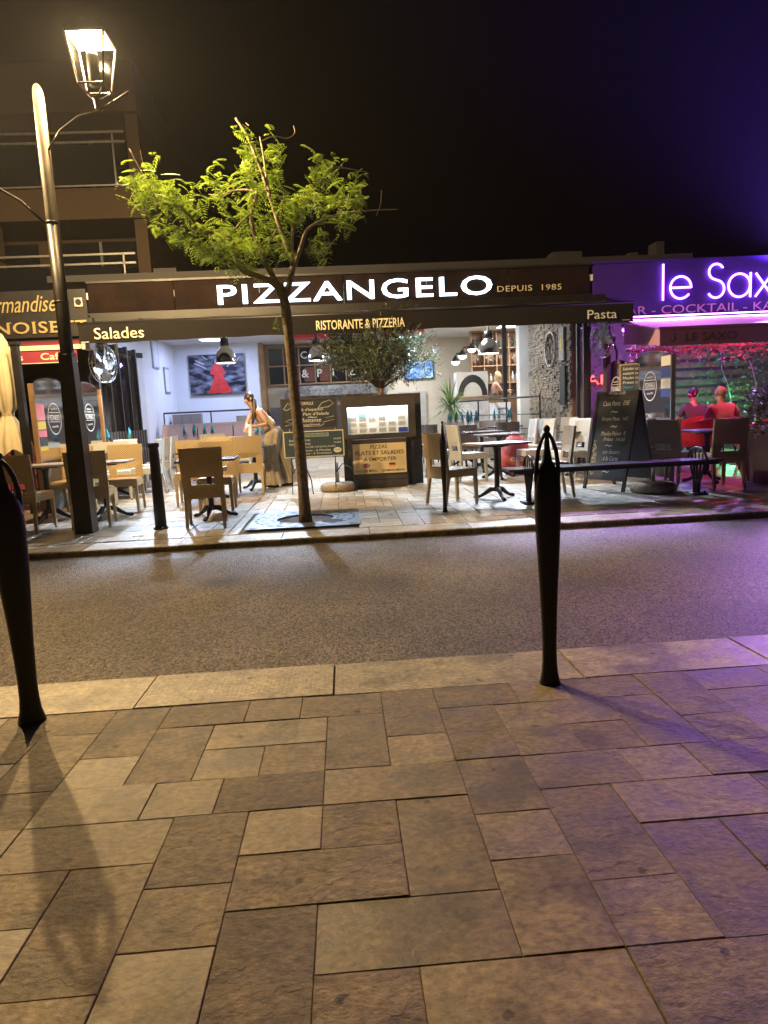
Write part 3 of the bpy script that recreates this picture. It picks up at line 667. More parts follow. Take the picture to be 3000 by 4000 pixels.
def chair(k, x, y, face, label, tilt=0.0, z=None):
    """face: compass the sitter looks to, degrees, 0 = away from the road, 90 = to the left"""
    pr, used = chairs[k]
    o = copy_tree(pr) if used else pr
    chairs[k][1] = True
    o.location = (x, y, tzf(y) if z is None else z); o.rotation_euler = (R(tilt), 0, R(face))
    tag(o, label, 'chair', 'wicker chairs on the terrace'); return o
CH = [
 ('tan', -1.63, 7.90, 8, 'wicker chair with its slotted back to the kerb beside the iron tree grate'),
 ('tan', -1.70, 9.02, 184, 'wicker chair facing the road across the small table near the tree'),
 ('tan', -3.78, 8.22, -3, 'wicker chair turned from the road, left of the lamp post'),
 ('tan', -3.08, 8.40, 10, 'wicker chair half hidden behind the foot of the lamp post'),
 ('tan', -3.05, 9.50, 186, 'wicker chair with slotted back facing the road behind the lamp post table'),
 ('tan', -3.80, 9.62, 178, 'wicker chair facing the road behind the leftmost terrace table'),
 ('tan', -1.50, 10.82, 2, 'wicker chair with its back to the road in front of the waitress table'),
 ('tan', -2.22, 9.95, 186, 'wicker chair facing the road with its back against the next table row'),
 ('tan', -1.98, 10.75, 178, 'wicker chair behind the tree side row, under the red dress picture'),
 ('grey', -3.28, 11.35, 92, 'pale wicker chair in profile, first of the side row facing the glass screens'),
 ('grey', -3.33, 12.00, 92, 'pale wicker chair in profile, middle one of the side row'),
 ('grey', -3.38, 12.75, 90, 'pale wicker chair in profile, last of the side row under the folded doors'),
 ('grey', -3.72, 10.35, 215, 'pale wicker chair angled beside the first arched glass screen'),
 ('grey', -3.62, 10.95, 195, 'pale wicker chair between the two arched glass screens'),
 ('grey', -3.75, 11.90, 200, 'pale wicker chair below the left fan'),
 ('grey', -2.45, 12.7, 180, 'pale wicker chair near the pink banquette'),
 ('grey', -2.05, 13.4, 92, 'pale wicker chair in front of the pink banquette, turned sideways'),
 ('tan', 1.35, 8.50, 297, 'wicker chair drawn up to the pale table behind the slim terrace bollard'),
 ('tan', 2.66, 8.72, 88, 'wicker chair facing left behind the bench end'),
 ('grey', 2.02, 11.0, 285, 'pale wicker chair turned right beside the dark middle table'),
 ('grey', 1.62, 12.1, 285, 'pale wicker chair beside the second dark table row'),
 ('grey', 1.55, 13.9, 280, 'pale wicker chair near the interior steps'),
 ('grey', 3.12, 11.05, 96, 'pale wicker chair facing left with the red sack against it'),
 ('grey', 3.22, 12.35, 92, 'pale wicker chair facing left at the dark middle table'),
 ('grey', 3.55, 12.05, 160, 'pale wicker chair facing the road in front of the stone wall'),
 ('grey', 3.82, 11.35, 120, 'pale wicker chair turned toward the chalkboard easel'),
 ('grey', 3.45, 10.35, 100, 'pale wicker chair just behind the tan one by the easel'),
 ('grey', 3.95, 12.4, 110, 'pale wicker chair close to the clock wall'),
 ('grey', 4.33, 10.05, 58, 'pale wicker chair against the hazy bar screen right of the easel'),
 ('brownw', 4.58, 9.25, 308, 'brown wicker chair at the magenta lit table, angled to it'),
 ('brownw', 4.92, 8.68, 1, 'brown wicker chair with its slotted back to the road beside the flower planter'),
]
for c in CH: chair(*c)

def make_table(m, w=.70, d=.62):
    t = thing('bistro_table', 'x', 'table')
    tp_ = MB(); tp_.bx(-w / 2, w / 2, -d / 2, d / 2, .715, .74); tp_.build('table_top', m, t)
    cl = MB(); cl.lathe([(.034, .10), (.042, .13), (.034, .17), (.032, .60), (.045, .66), (.06, .69), (.06, .70)], 14)
    cl.box((0, 0, .70), (.34, .05, .028)); cl.box((0, 0, .70), (.05, .34, .026)); cl.build('column', M['black'], t)
    for k in range(3):
        a = k * 2.0944 + .35; ca, sa = math.cos(a), math.sin(a)
        pts = [(.02 * ca, .02 * sa, .135), (.09 * ca, .09 * sa, .125), (.16 * ca, .16 * sa, .075), (.23 * ca, .23 * sa, .035), (.29 * ca, .29 * sa, .026)]
        ft = MB(); ft.tube(pts, [.03, .034, .026, .02, .026], 8); ft.sphere((.295 * ca, .295 * sa, .022), .026, 8, 5, (1.2, 1.2, .8)); ft.build('foot', M['black'], t, True)
    return t
tabs = {}
def table(x, y, rot, label, m='tabletop', w=.70, d=.62):
    key = (m, w, d)
    if key not in tabs: tabs[key] = make_table(M[m], w, d); o = tabs[key]
    else: o = copy_tree(tabs[key])
    o.location = (x, y, tzf(y)); o.rotation_euler.z = R(rot); tag(o, label, 'table', 'bistro tables on the terrace'); return o
TB = [
 (-1.68, 8.46, 4, 'bistro table between two facing wicker chairs beside the tree grate', 'tabletop'),
 (-3.12, 8.96, 6, 'bistro table behind the lamp post foot', 'tabletopwood'),
 (-3.86, 8.98, 2, 'bistro table nearest the cream parasol', 'tabletopwood'),
 (-1.50, 11.42, 0, 'bistro table the waitress is leaning over', 'tabletop'),
 (-2.1, 10.35, 0, 'bistro table between the rows under the red dress picture', 'tabletop'),
 (-3.84, 11.38, 0, 'dark table beside the second arched glass screen', 'tabletop'),
 (-3.90, 12.15, 0, 'dark table below the folded glass doors', 'tabletop'),
 (-2.75, 13.3, 0, 'dark table laid with napkins before the pink banquette', 'tabletop'),
 (1.98, 8.78, 14, 'pale topped bistro table beside the slim terrace bollard', 'tabletopwood'),
 (2.55, 11.1, 4, 'dark bistro table in the middle of the right hand terrace', 'tabletop'),
 (2.52, 12.35, 4, 'dark bistro table second from the road on the right hand terrace', 'tabletop'),
 (2.45, 13.7, 4, 'dark bistro table third from the road, near the railing', 'tabletop'),
 (3.85, 10.75, 0, 'dark bistro table behind the chalkboard easel', 'tabletop'),
 (3.4, 14.4, 0, 'dark table laid with blue napkins under the wall clock', 'tabletop'),
 (5.10, 9.30, 8, 'table lit magenta beside the flower planter', 'tabletop'),
]
for a in TB: table(*a)

# napkins in glasses standing on the tables
def make_setting():
    t = thing('glass_with_napkin', 'x', 'glass')
    MB().lathe([(.032, 0), (.03, .004), (.005, .012), (.004, .09), (.03, .13), (.036, .18), (.032, .22)], 12, cap=False).build('glass', M['glass'], t, True)
    nb = MB(); nb.add([(0, 0, .12), (.04, .01, .22), (.03, -.012, .31), (.004, .006, .38), (-.03, -.01, .30), (-.04, .012, .21), (.0, .03, .24), (0, -.03, .24)], [(0, 1, 6), (1, 2, 6), (2, 3, 6), (3, 4, 6), (4, 5, 6), (5, 0, 6), (1, 0, 7), (2, 1, 7), (3, 2, 7), (4, 3, 7), (5, 4, 7), (0, 5, 7)])
    nb.build('napkin', M['napkin'], t); return t
s0 = make_setting(); first = True
SP = [('the dark table before the pink banquette', -2.75, 13.3, [(-.25, -.15), (-.12, .1), (.12, -.1), (.22, .12)]), ('the table below the folded glass doors', -3.90, 12.15, [(-.2, 0), (.15, .1)]),
      ('the table third from the road by the railing', 2.45, 13.7, [(-.28, .1), (-.18, -.12), (-.02, .14), (.06, -.08), (.16, .1), (.24, -.1)]), ('the table under the wall clock', 3.4, 14.4, [(-.2, -.1), (-.05, .12), (.1, -.08), (.2, .12)]),
      ('the second dark table on the right hand terrace', 2.52, 12.35, [(-.2, .18), (-.06, .2)]), ('the table the waitress is leaning over', -1.50, 11.42, [(.05, .2), (.14, .22)])]
for nm, tx, ty, sp in SP:
    for dx, dy in sp:
        o = s0 if first else copy_tree(s0); first = False
        o.location = (tx + dx, ty + dy, tzf(ty) + .741); o.rotation_euler.z = rnd.uniform(0, 6.28)
        tag(o, 'glass with a turquoise napkin on ' + nm, 'glass', 'napkin glasses on ' + nm)

# ================================================================== BENCH
t = thing('bench', 'long black slatted bench with arched iron ends, lit violet at one end', 'bench', (3.32, 8.23, tzf(8.23)))
bslat = mat('glossy_black_slat', (.07, .065, .07), .3, var=.1)
for k in range(3): MB().bx(-1.36, 1.30, -.19 + k * .13, -.075 + k * .13, .415, .445).build('slat', bslat, t)
MB().bx(-1.3, 1.24, -.2, -.175, .385, .425).build('rail', M['blackpaint'], t)
MB().bx(-1.3, 1.24, .175, .2, .385, .425).build('rail', M['blackpaint'], t)
for sx in (-1.07, 1.07):
    e = MB(); e.box((sx, 0, .012), (.16, .26, .024))
    for k in range(5):
        yy = (k - 2) * .085; e.tube([(sx, yy * .22, .02), (sx, yy * .35, .15), (sx, yy * .8, .30), (sx, yy * 1.05, .40)], [.024, .018, .014, .014], 8)
    e.build('end_support', M['black'], t, True)
    ar = MB(); pts = [(sx, .235 * math.cos(a), .40 + .19 * math.sin(a)) for a in [math.pi * k / 12 for k in range(13)]]
    ar.tube(pts, .014, 8)
    for k in range(4):
        yy = -.13 + k * .087; zz = .40 + .19 * math.sqrt(max(0, 1 - (yy / .235) ** 2)); ar.tube([(sx, yy, .44), (sx, yy * 1.05, zz)], .008, 6)
    ar.build('armrest', M['black'], t, True)
    for dy in (-.1, .1): MB().lathe([(.014, .024), (.014, .05)], 6, (sx + .05, dy, 0)).build('bolt', M['black'], t)

# ================================================================== PARASOL FEET
def make_pfoot(label, loc, r, h):
    t = thing('parasol_base', label, 'parasol base', loc)
    MB().lathe([(r * .93, 0), (r, .03), (r * .99, .09), (r * .86, .125), (r * .3, .135), (.03, .14)], 28).build('weight', M['concrete'], t, True)
    MB().lathe([(.024, .12), (.024, h)], 14).build('tube', M['galv'], t, True)
    MB().tube([(.024, 0, h - .1), (.065, 0, h - .1)], .007, 6).build('clamp_screw', M['galv'], t)
    return t
make_pfoot('round pebbled concrete parasol base under the violet lit bench', (4.02, 8.64, tzf(8.64)), .29, .42)
make_pfoot('round pebbled concrete parasol base beside the takeaway sign', (-.13, 10.62, tzf(10.62)), .275, .45)

# ================================================================== CHALKBOARD EASEL
t = thing('chalkboard_easel', 'tall black folding chalkboard easel with handwritten menu and white floral corner', 'chalkboard', (3.76, 9.14, tzf(9.14)), R(-64))
H = 1.36; W2 = .34; SP_ = .30
def lean(s): return Matrix.Rotation(-s * math.atan(SP_ / H), 3, 'X')
for s, nm in ((-1, 'front_board'), (1, 'rear_board')):
    fb = bpy.data.objects.new(nm, MB().bx(-W2 + .03, W2 - .03, -.008, .008, .18, H - .04).mesh(nm)); col.objects.link(fb); fb.data.materials.append(M['slate']); fb.parent = t
    fb.location = (0, s * SP_, 0); fb.rotation_euler = (s * math.atan(SP_ / H), 0, 0)
    f = MB()
    for sx in (-1, 1): f.bx(sx * W2 - .022, sx * W2 + .022, -.016, .016, 0, H)
    f.bx(-W2 + .022, W2 - .022, -.016, .016, .14, .18); f.bx(-W2 + .022, W2 - .022, -.016, .016, H - .06, H - .005)
    f.build('frame', M['blackpaint'], fb)
    if s < 0:
        text('PIZZANGELO', -.14, .14, H - .05, H - .015, -.017, M['chalk'], fb)
        L = [('Casa Pasta  15€', 1.16, -.22, .24, .07), ('~', 1.06, -.06, .06, .03), ('Burger Pasta  16€', .94, -.2, .25, .07), ('~', .86, -.03, .08, .03), ('Moules Poivre  €', .75, -.18, .25, .065), ('Frites  14,50', .67, -.12, .25, .055), ('~', .60, -.08, .04, .025), ('nos desserts', .50, -.10, .2, .06), ('à la Carte', .41, -.08, .18, .06), ('et nos Pizzas', .31, -.12, .2, .06), ('~', .24, -.06, .06, .03)]
        for sx, z, x0, x1, h in L: text(sx, x0, x1, z, z + h, -.0095, M['chalk'], fb, shear=.25, depth=.002)
        fl_ = MB()
        for q in range(90):
            z = .2 + rnd.random() * .5; x = -.29 + .10 * rnd.random() * (1 - (z - .2) * 1.1); r = rnd.uniform(.008, .016); a0 = rnd.uniform(0, 6.28)
            pp = [(x + r * math.cos(a0 + u * .9), -.0095, z + r * math.sin(a0 + u * .9)) for u in range(5)]
            for p1, p2 in zip(pp, pp[1:]): fl_.add([p1, p2, (p2[0] + .004, -.0095, p2[2] + .003), (p1[0] + .004, -.0095, p1[2] + .003)], [(0, 1, 2, 3)])
        fl_.build('floral_drawing', M['cream'], fb)

# ================================================================== MENU BOARDS
t = thing('hanging_chalkboard', 'black chalkboard with handwritten set menu above the blue shellfish board', 'chalkboard', (0, 10.3, 0))
MB().bx(-.885, -.095, -.012, .012, .99, 1.395).build('board', M['slate'], t)
f = MB(); f.bx(-.91, -.885, -.018, .018, .965, 1.42); f.bx(-.095, -.07, -.018, .018, .965, 1.42); f.bx(-.885, -.095, -.018, .018, 1.395, 1.42); f.bx(-.885, -.095, -.018, .018, .965, .99); f.build('frame', M['plank'], t)
for sx, x0, x1, z, h in (('FORMULE', -.62, -.42, 1.32, .045), ('Steak d\'espadon', -.72, -.28, 1.22, .055), ('du Pain d\'Salade', -.68, -.20, 1.165, .045), ('~', -.52, -.38, 1.125, .02), ('Ile flottante', -.72, -.32, 1.065, .06), ('ou supplément', -.66, -.34, 1.005, .04)):
    text(sx, x0, x1, z, z + h, -.0135, M['chalk'], t, shear=.2, depth=.002)
sc = MB()
for pts in ([(-.86, 1.02), (-.74, 1.05), (-.86, 1.09), (-.76, 1.12)], [(-.28, 1.06), (-.12, 1.09), (-.26, 1.12), (-.13, 1.14)], [(-.30, 1.06), (-.28, 1.03), (-.34, 1.0), (-.6, 1.0)], [(-.36, 1.26), (-.3, 1.34), (-.18, 1.38), (-.12, 1.33), (-.2, 1.28), (-.33, 1.27)], [(-.87, 1.27), (-.80, 1.36), (-.74, 1.30), (-.82, 1.25), (-.87, 1.27)]):
    sc.tube([(x, -.0145, z) for x, z in pts], .003, 4)
sc.build('chalk_scroll', M['chalk'], t)
for x in (-.80, -.12): MB().tube([(x, -.02, .97), (x, -.028, .955), (x, -.02, .94)], .004, 6).build('hook', M['steel'], t)
st = MB()
for x in (-.80, -.14): st.tube([(x, .03, 1.40), (x, .05, .55), (x - .02, .06, tzf(10.3))], .009, 6); st.tube([(x, .05, .30), (x + .1, .02, .42), (x + .22, .0, .36), (x + .28, -.05, .2), (x + .3, -.08, tzf(10.3) + .01)], .009, 6)
st.tube([(-.80, .03, 1.40), (-.14, .03, 1.40)], .009, 6); st.build('stand', M['black'], t, True)
t = thing('shellfish_menu_board', 'blue slate shellfish price board with cream border hanging behind the tree trunk', 'menu board', (0, 10.27, 0))
MB().bx(-.90, -.0, -.01, .01, .545, .935).build('border', M['cream'], t)
MB().bx(-.885, -.015, -.0125, -.0105, .56, .92).build('panel', M['slateblue'], t)
MB().bx(-.62, -.22, -.0145, -.0130, .845, .9).build('title_plate', mat('pale_green_plate', (.32, .38, .32), .6), t)
text('COQUILLAGES', -.60, -.24, .855, .89, -.016, M['ink'], t, depth=.002, off=.01)
for sx, x0, x1, z, h in (('Assiette 6 huîtres', -.82, -.5, .785, .035), ('18,00€', -.15, -.04, .79, .028), ('Assiette 9 huîtres', -.82, -.5, .73, .035), ('24,00€', -.15, -.04, .735, .028), ('PLATEAU DE COQUILLAGES', -.72, -.13, .68, .028), ('6 Huîtres - 6 Moules', -.7, -.2, .63, .03), ('6 Bulots - 6 Crevettes', -.7, -.19, .585, .03)):
    text(sx, x0, x1, z, z + h, -.0135, M['whitel'], t, depth=.002)
MB().lathe([(.06, 0), (.06, .002)], 20, (-.10, -.0125, .635), Matrix.Rotation(R(90), 3, 'X') @ Matrix.Diagonal(Vector((1, .65, 1)))).build('price_oval', M['whitel'], t)
text('29,50€', -.145, -.055, .625, .65, -.016, M['ink'], t, depth=.001)

# takeaway sign on a plank stand, lit menu case above it
t = thing('takeaway_sign', 'dark plank stand with a cream takeaway pizza sign and two flags', 'sign', (0, 10.66, tzf(10.66)))
for k in range(6): MB().bx(.115, .985, -.012 + rnd.uniform(-.002, .002), .30, .012 + k * .128, .012 + k * .128 + .122).build('plank', M['plank'], t)
MB().bx(.13, .965, -.032, -.016, .235, .705).build('panel', M['signyel'], t)
for sx, x0, x1, z, h in (('PIZZAS', .41, .67, .625, .058), ('PLATS ET SALADES', .17, .93, .53, .062), ('À EMPORTER', .295, .81, .43, .075), ('ENGLISH MENU', .165, .50, .262, .04), ('GERMAN MENÜ', .57, .935, .262, .04)):
    text(sx, x0, x1, z, z + h, -.033, M['ink'], t, depth=.002, off=.006)
fu = MB().bx(.285, .385, -.0345, -.0325, .335, .395).build('british_flag', M['blueink'], t)
u = MB()
for a in (-1, 1):
    u.box((.335, -.036, .365), (.112, .001, .009), Matrix.Rotation(a * .54, 3, 'Y'))
u.build('white_cross', M['whitel'], fu); u = MB(); u.bx(.285, .385, -.0375, -.0365, .357, .373); u.bx(.327, .343, -.0382, -.0376, .335, .395); u.build('red_cross', M['redink'], fu)
for k, mm in enumerate((M['yellow'], M['redink'], M['ink'])): MB().bx(.69, .79, -.0345, -.0325, .335 + k * .02, .355 + k * .02).build('german_flag_band', mm, t)
br = MB()
for q in range(26):
    a = rnd.uniform(.2, 1.5); L = rnd.uniform(.03, .09); p = Vector((.165 + .03 * rnd.random(), -.033, .32 + .02 * q * .55)); d = Vector((math.cos(a), 0, math.sin(a))) * L; br.tube([p, p + d * .5 + Vector((.006, 0, 0)), p + d], .002, 4)
br.build('tree_print', mat('faint_print', (.42, .30, .15), .7), t)

t = thing('menu_case', 'dark framed glass menu case lit by a white strip above the takeaway sign', 'menu case', (0, 10.86, 0))
MB().bx(.05, 1.09, .0, .06, .80, 1.33).build('back', M['plank'], t)
f = MB(); f.bx(-.01, 1.15, -.05, .06, .75, .83); f.bx(-.01, 1.15, -.05, .06, 1.255, 1.40); f.bx(-.01, .075, -.05, .06, .83, 1.255); f.bx(1.04, 1.15, -.05, .06, .83, 1.255); f.build('frame', M['plank'], t)
MB().bx(.078, 1.037, -.004, -.001, .832, 1.253).build('lit_paper', mat('backlit_paper', (.55, .6, .6), .7, emit=(.75, .95, 1), estr=.2), t)
MB().bx(.08, 1.035, -.04, -.022, 1.232, 1.252).build('light_strip', emis('menu_strip_glow', (.85, .95, 1), 9), t)
ink2 = mat('grey_print', (.10, .11, .12), .7)
for r_ in range(4):
    for c_ in range(6):
        if rnd.random() < .1: continue
        x0 = .10 + c_ * .155; z0 = .85 + r_ * .093; pg = MB(); pg.bx(x0, x0 + .125, -.008, -.006, z0, z0 + .078)
        po = pg.build('menu_page', mat('page_%d_%d' % (r_, c_), (.62 + .2 * rnd.random(),) * 3, .7), t)
        ln = MB()
        for q in range(5):
            zz = z0 + .01 + q * .013; xx = x0 + .008
            while xx < x0 + .11:
                w = rnd.uniform(.01, .03); ln.bx(xx, min(xx + w, x0 + .118), -.0095, -.0085, zz, zz + .005); xx += w + .006
        ln.build('print_lines', ink2, po)
MB().bx(.88, 1.03, -.012, -.0105, .84, .91).build('flyer', M['blueink'], t)
MB().bx(.25, .36, -.012, -.0105, 1.10, 1.15).build('flyer', mat('cyan_flyer', (.1, .5, .6), .6, emit=(.1, .6, .7), estr=.3), t)
for sx in (.04, 1.10): MB().bx(sx - .025, sx + .025, .005, .055, tzf(10.86), .76).build('post', M['plank'], t)
light('menu_light', 'AREA', (.55, -.03, 1.22), 12, (.8, .92, 1), t, .9, (R(25), 0, 0), sizey=.03)

# ================================================================== OLIVE IN A DARK PLANTER
t = thing('olive_planter', 'tall dark wooden planter with teal glass edge behind the menu case', 'planter', (0, 11.3, tzf(11.3)))
p_ = MB(); p_.bx(-.02, 1.27, -.26, -.22, 0, 1.46); p_.bx(-.02, 1.27, .22, .26, 0, 1.46); p_.bx(-.02, .02, -.22, .22, 0, 1.46); p_.bx(1.23, 1.27, -.22, .22, 0, 1.46); p_.build('box', M['plank'], t)
MB().bx(.02, 1.23, -.22, .22, 1.30, 1.38).build('soil', M['joint'], t)
ol = thing('olive_tree', 'bushy grey green olive tree rising from the dark planter before the awning', 'tree', (.65, 11.3, tzf(11.3) + 1.37))
ob = MB(); ends = []
ob.tube([(0, 0, 0), (.0, .0, .12), (.01, 0, .24)], [.05, .045, .04], 8)
for k in range(18):
    a = k * 2.4; sp = rnd.uniform(.3, .82); hh = rnd.uniform(.35, 1.02)
    p0 = Vector((0, 0, .18)); p1 = Vector((sp * .45 * math.cos(a), sp * .35 * math.sin(a), .18 + hh * .5)); p2 = Vector((sp * math.cos(a), sp * .6 * math.sin(a), .2 + hh))
    ob.tube([p0, p1, p2], [.02, .012, .005], 5); ends += [p1, p1.lerp(p2, .5), p1.lerp(p2, .8), p2]
ob.build('trunk', M['bark'], ol, True)
lf = MB()
for _ in range(2500):
    e = rnd.choice(ends); a = rnd.uniform(0, 6.28); r = rnd.random() ** .5
    c = Vector((e.x * 1.0 + rnd.gauss(0, .14), e.y + rnd.gauss(0, .12), e.z + rnd.gauss(.02, .12)))
    d = (Vector((c.x * .6, c.y * .6, .35)) + Vector((rnd.gauss(0, .35), rnd.gauss(0, .35), rnd.gauss(0, .35)))).normalized(); L = rnd.uniform(.10, .2)
    sd = d.orthogonal().normalized(); sd = Matrix.Rotation(rnd.uniform(0, 6.28), 3, d) @ sd
    for k in range(7):
        f = k / 7; b = c + d * L * f; s2 = (sd if k % 2 else -sd) * .75 + d * .8 + Vector((rnd.gauss(0, .2), rnd.gauss(0, .2), rnd.gauss(0, .2))); s2 = s2.normalized() * rnd.uniform(.038, .062); w = s2.cross(d).normalized() * .009 + s2.orthogonal().normalized() * .003
        lf.add([b, b + s2 * .5 + w, b + s2, b + s2 * .5 - w], [(0, 1, 2, 3)])
lf.build('crown', M['leafdark'], ol)

# ================================================================== RESTAURANT BUILDING
rest_b = thing('restaurant', 'single storey pizzeria with brown fascia, lit white letters and an open dining room', 'restaurant', (0, 12.5, 0))
def RB(mb, name, m, **k): return mb.build(name, m, rest_b, **k)
_w = 1.48
for k in range(6): RB(MB().bx(-4.29 + k * _w, -4.29 + (k + 1) * _w - .012, -.02, .10, 3.10, 3.60), 'fascia_panel', M['wood'])
RB(MB().bx(-4.30, 4.62, -.05, .14, 3.60, 3.635), 'fascia_cap', M['blackpaint'])
RB(MB().bx(-4.30, 4.62, -.06, .10, 3.06, 3.098), 'fascia_trim', M['blackpaint'])
def islands(me):
    par = list(range(len(me.vertices))); seen = {}
    for v in me.vertices: seen.setdefault((round(v.co.x, 5), round(v.co.z, 5)), []).append(v.index)
    def fd(a):
        while par[a] != a: par[a] = par[par[a]]; a = par[a]
        return a
    for e in me.edges: par[fd(e.vertices[0])] = fd(e.vertices[1])
    for g_ in seen.values():
        for q in g_[1:]: par[fd(q)] = fd(g_[0])
    g = {}
    for p in me.polygons: g.setdefault(fd(p.vertices[0]), []).append(p)
    out = []
    for ps in g.values():
        vi = sorted({v for p in ps for v in p.vertices}); mp = {v: i for i, v in enumerate(vi)}
        mb = MB(); mb.add([tuple(me.vertices[v].co) for v in vi], [tuple(mp[v] for v in p.vertices) for p in ps]); out.append(mb)
    return out
def letters(s, x0, x1, z0, z1, y, m, parent, depth=.006, **k):
    for mb in islands(text_mesh(s, x1 - x0, z1 - z0, depth, **k)):
        mb.v = [(a + x0, b + y, c + z0) for a, b, c in mb.v]; mb.build('letter', m, parent)
gl = emis('sign_letter_glow', (.80, .93, 1.0), 4.2)
for mb in islands(text_mesh('PIZZANGELO', 4.86, .33, .05, spacing=1.12, off=.006)):
    mb.v = [(x - 2.06, y - .045, z + 3.16) for x, y, z in mb.v]; RB(mb, 'lit_letter', gl)
letters('DEPUIS  1985', 2.90, 4.07, 3.20, 3.30, -.03, M['cream'], rest_b, spacing=1.1)
# room shell
WW, WC = M['wallwhite'], M['wallcream']
RB(MB().bx(-4.95, -4.75, 2.1, 8.9, 0, 3.5), 'side_wall', WW)
RB(MB().bx(-4.95, -2.35, 7.75, 7.95, 0, 3.5), 'picture_wall', WW)
RB(MB().bx(-2.42, -2.22, 7.95, 8.9, 0, 3.5), 'return_wall', M['oak'])
RB(MB().bx(-2.45, 6.5, 8.7, 8.9, 0, 3.5), 'back_wall', WC)
RB(MB().bx(-4.95, 6.5, .0, 8.9, 3.34, 3.45), 'ceiling', WW)
RB(MB().bx(-4.95, 6.5, -.02, 8.9, 3.64, 3.75), 'flat_roof', M['dark'])
RB(MB().bx(4.29, 4.60, .06, 2.9, 0, 3.34), 'clock_wall', M['joint'])
RB(MB().bx(4.05, 4.29, 2.9, 3.2, 0, 3.34), 'white_pillar', WW)
RB(MB().bx(6.3, 6.5, 2.9, 8.7, 0, 3.34), 'bar_side_wall', WW)
for x0, x1 in ((-1.2, -.2), (1.2, 2.35)): RB(MB().bx(x0, x1, 6.3, 6.5, 3.2, 3.335), 'red_beam', M['redpl'])
for x0, x1, h in ((4.0, 4.55, .16), (5.45, 5.6, .1), (5.95, 6.1, .28), (-3.2, -2.8, .12)): RB(MB().bx(x0, x1, .25, .6, 3.755, 3.755 + h), 'roof_vent', M['dark'])
# stacked ledge stones on the clock wall: the largest as pieces, the rest as one facing
stn = []
z = .02
while z < 3.3:
    h = rnd.uniform(.030, .058); y = .08
    while y < 2.88:
        L = min(rnd.uniform(.07, .24), 2.88 - y)
        if L > .02: stn.append((y, y + L, z, z + h, rnd.uniform(.012, .05)))
        y += L + .004
    z += h + .004
stn.sort(key=lambda s: (0 if 1.0 < s[2] < 2.75 else 1, -(s[1] - s[0]) * (s[3] - s[2])))
so = MB()
for k, (y0, y1, z0, z1, d) in enumerate(stn):
    mb = MB() if k < 290 else so
    j = lambda: rnd.uniform(-.006, .006)
    mb.hexa([(4.289, y0, z0), (4.289, y1, z0), (4.29 - d + j(), y1 - .004, z0 + .003), (4.29 - d + j(), y0 + .004, z0 + .003)], [(4.289, y0, z1), (4.289, y1, z1), (4.29 - d + j(), y1 - .004, z1 - .003), (4.29 - d + j(), y0 + .004, z1 - .003)])
    if k < 290: RB(mb, 'ledge_stone', M['stonew'])
o = RB(so, 'ledge_stone_facing', M['stonew']); o['kind'] = 'stuff'
# raised floor and steps
pf = MB(); pf.prism([(-4.75, 5.5), (2.05, 5.5), (2.05, 8.7), (-4.75, 8.7)], -.05, .42, 'z'); RB(pf, 'raised_floor', M['terrace'])
pf = MB(); pf.prism([(2.9, 5.5), (4.0, 1.3), (4.28, 1.3), (6.3, 3.3), (6.3, 8.7), (2.05, 8.7), (2.05, 5.9), (2.9, 5.9)], -.05, .421, 'z'); RB(pf, 'raised_floor', M['terrace'])
for k in range(2): RB(MB().bx(2.055, 2.895, 5.42 + .28 * k, 5.9, .0 + .0 * k, .23 + .17 * k), 'step', M['kerb'])
# kitchen hatch with mullions and painted letters
kh = RB(MB().bx(-2.15, 1.62, 8.62, 8.69, 2.16, 3.22), 'kitchen_window', M['darkglass'])
f = MB()
for k in range(9): f.bx(-2.15 + k * .4675 - .02, -2.15 + k * .4675 + .02, 8.57, 8.615, 2.16, 3.22)
f.bx(-2.19, 1.66, 8.565, 8.618, 3.22, 3.27); f.bx(-2.19, 1.66, 8.565, 8.618, 2.11, 2.16); f.bx(-2.15, 1.62, 8.575, 8.612, 2.67, 2.71); f.build('mullions', M['oak'], kh)
for k, chh in enumerate('CUCINA'): text(chh, -1.62 + k * .4675 + .46, None, 2.88, 3.10, 8.56, M['whitel'], kh, off=.02)
for k, chh in enumerate('&PIZZA'): text(chh, -1.62 + k * .4675 + .46, None, 2.32, 2.56, 8.56, M['whitel'], kh, off=.02)
for k in range(3): MB().bx(-1.55 + k * .47, -1.2 + k * .47, 8.60, 8.618, 2.2, 2.62).build('curtain', mat('rust_curtain_%d' % k, (.2, .07, .05), .8), kh)
RB(MB().bx(-2.1, 1.5, 7.9, 8.6, .42, 1.45), 'kitchen_counter', M['plank'])
RB(MB().bx(-1.6, 1.4, 8.2, 8.6, 1.75, 2.05), 'kitchen_hood', M['steel'])
RB(MB().bx(1.75, 2.6, 8.55, 8.69, .42, 1.75), 'tiled_dado', M['terrace'] if False else mat('pale_wall_tile', (.42, .40, .36), .4, var=.2, vscale=5))
RB(MB().bx(4.16, 4.26, 4.95, 5.05, .42, 3.34), 'dark_post', M['blackpaint'])

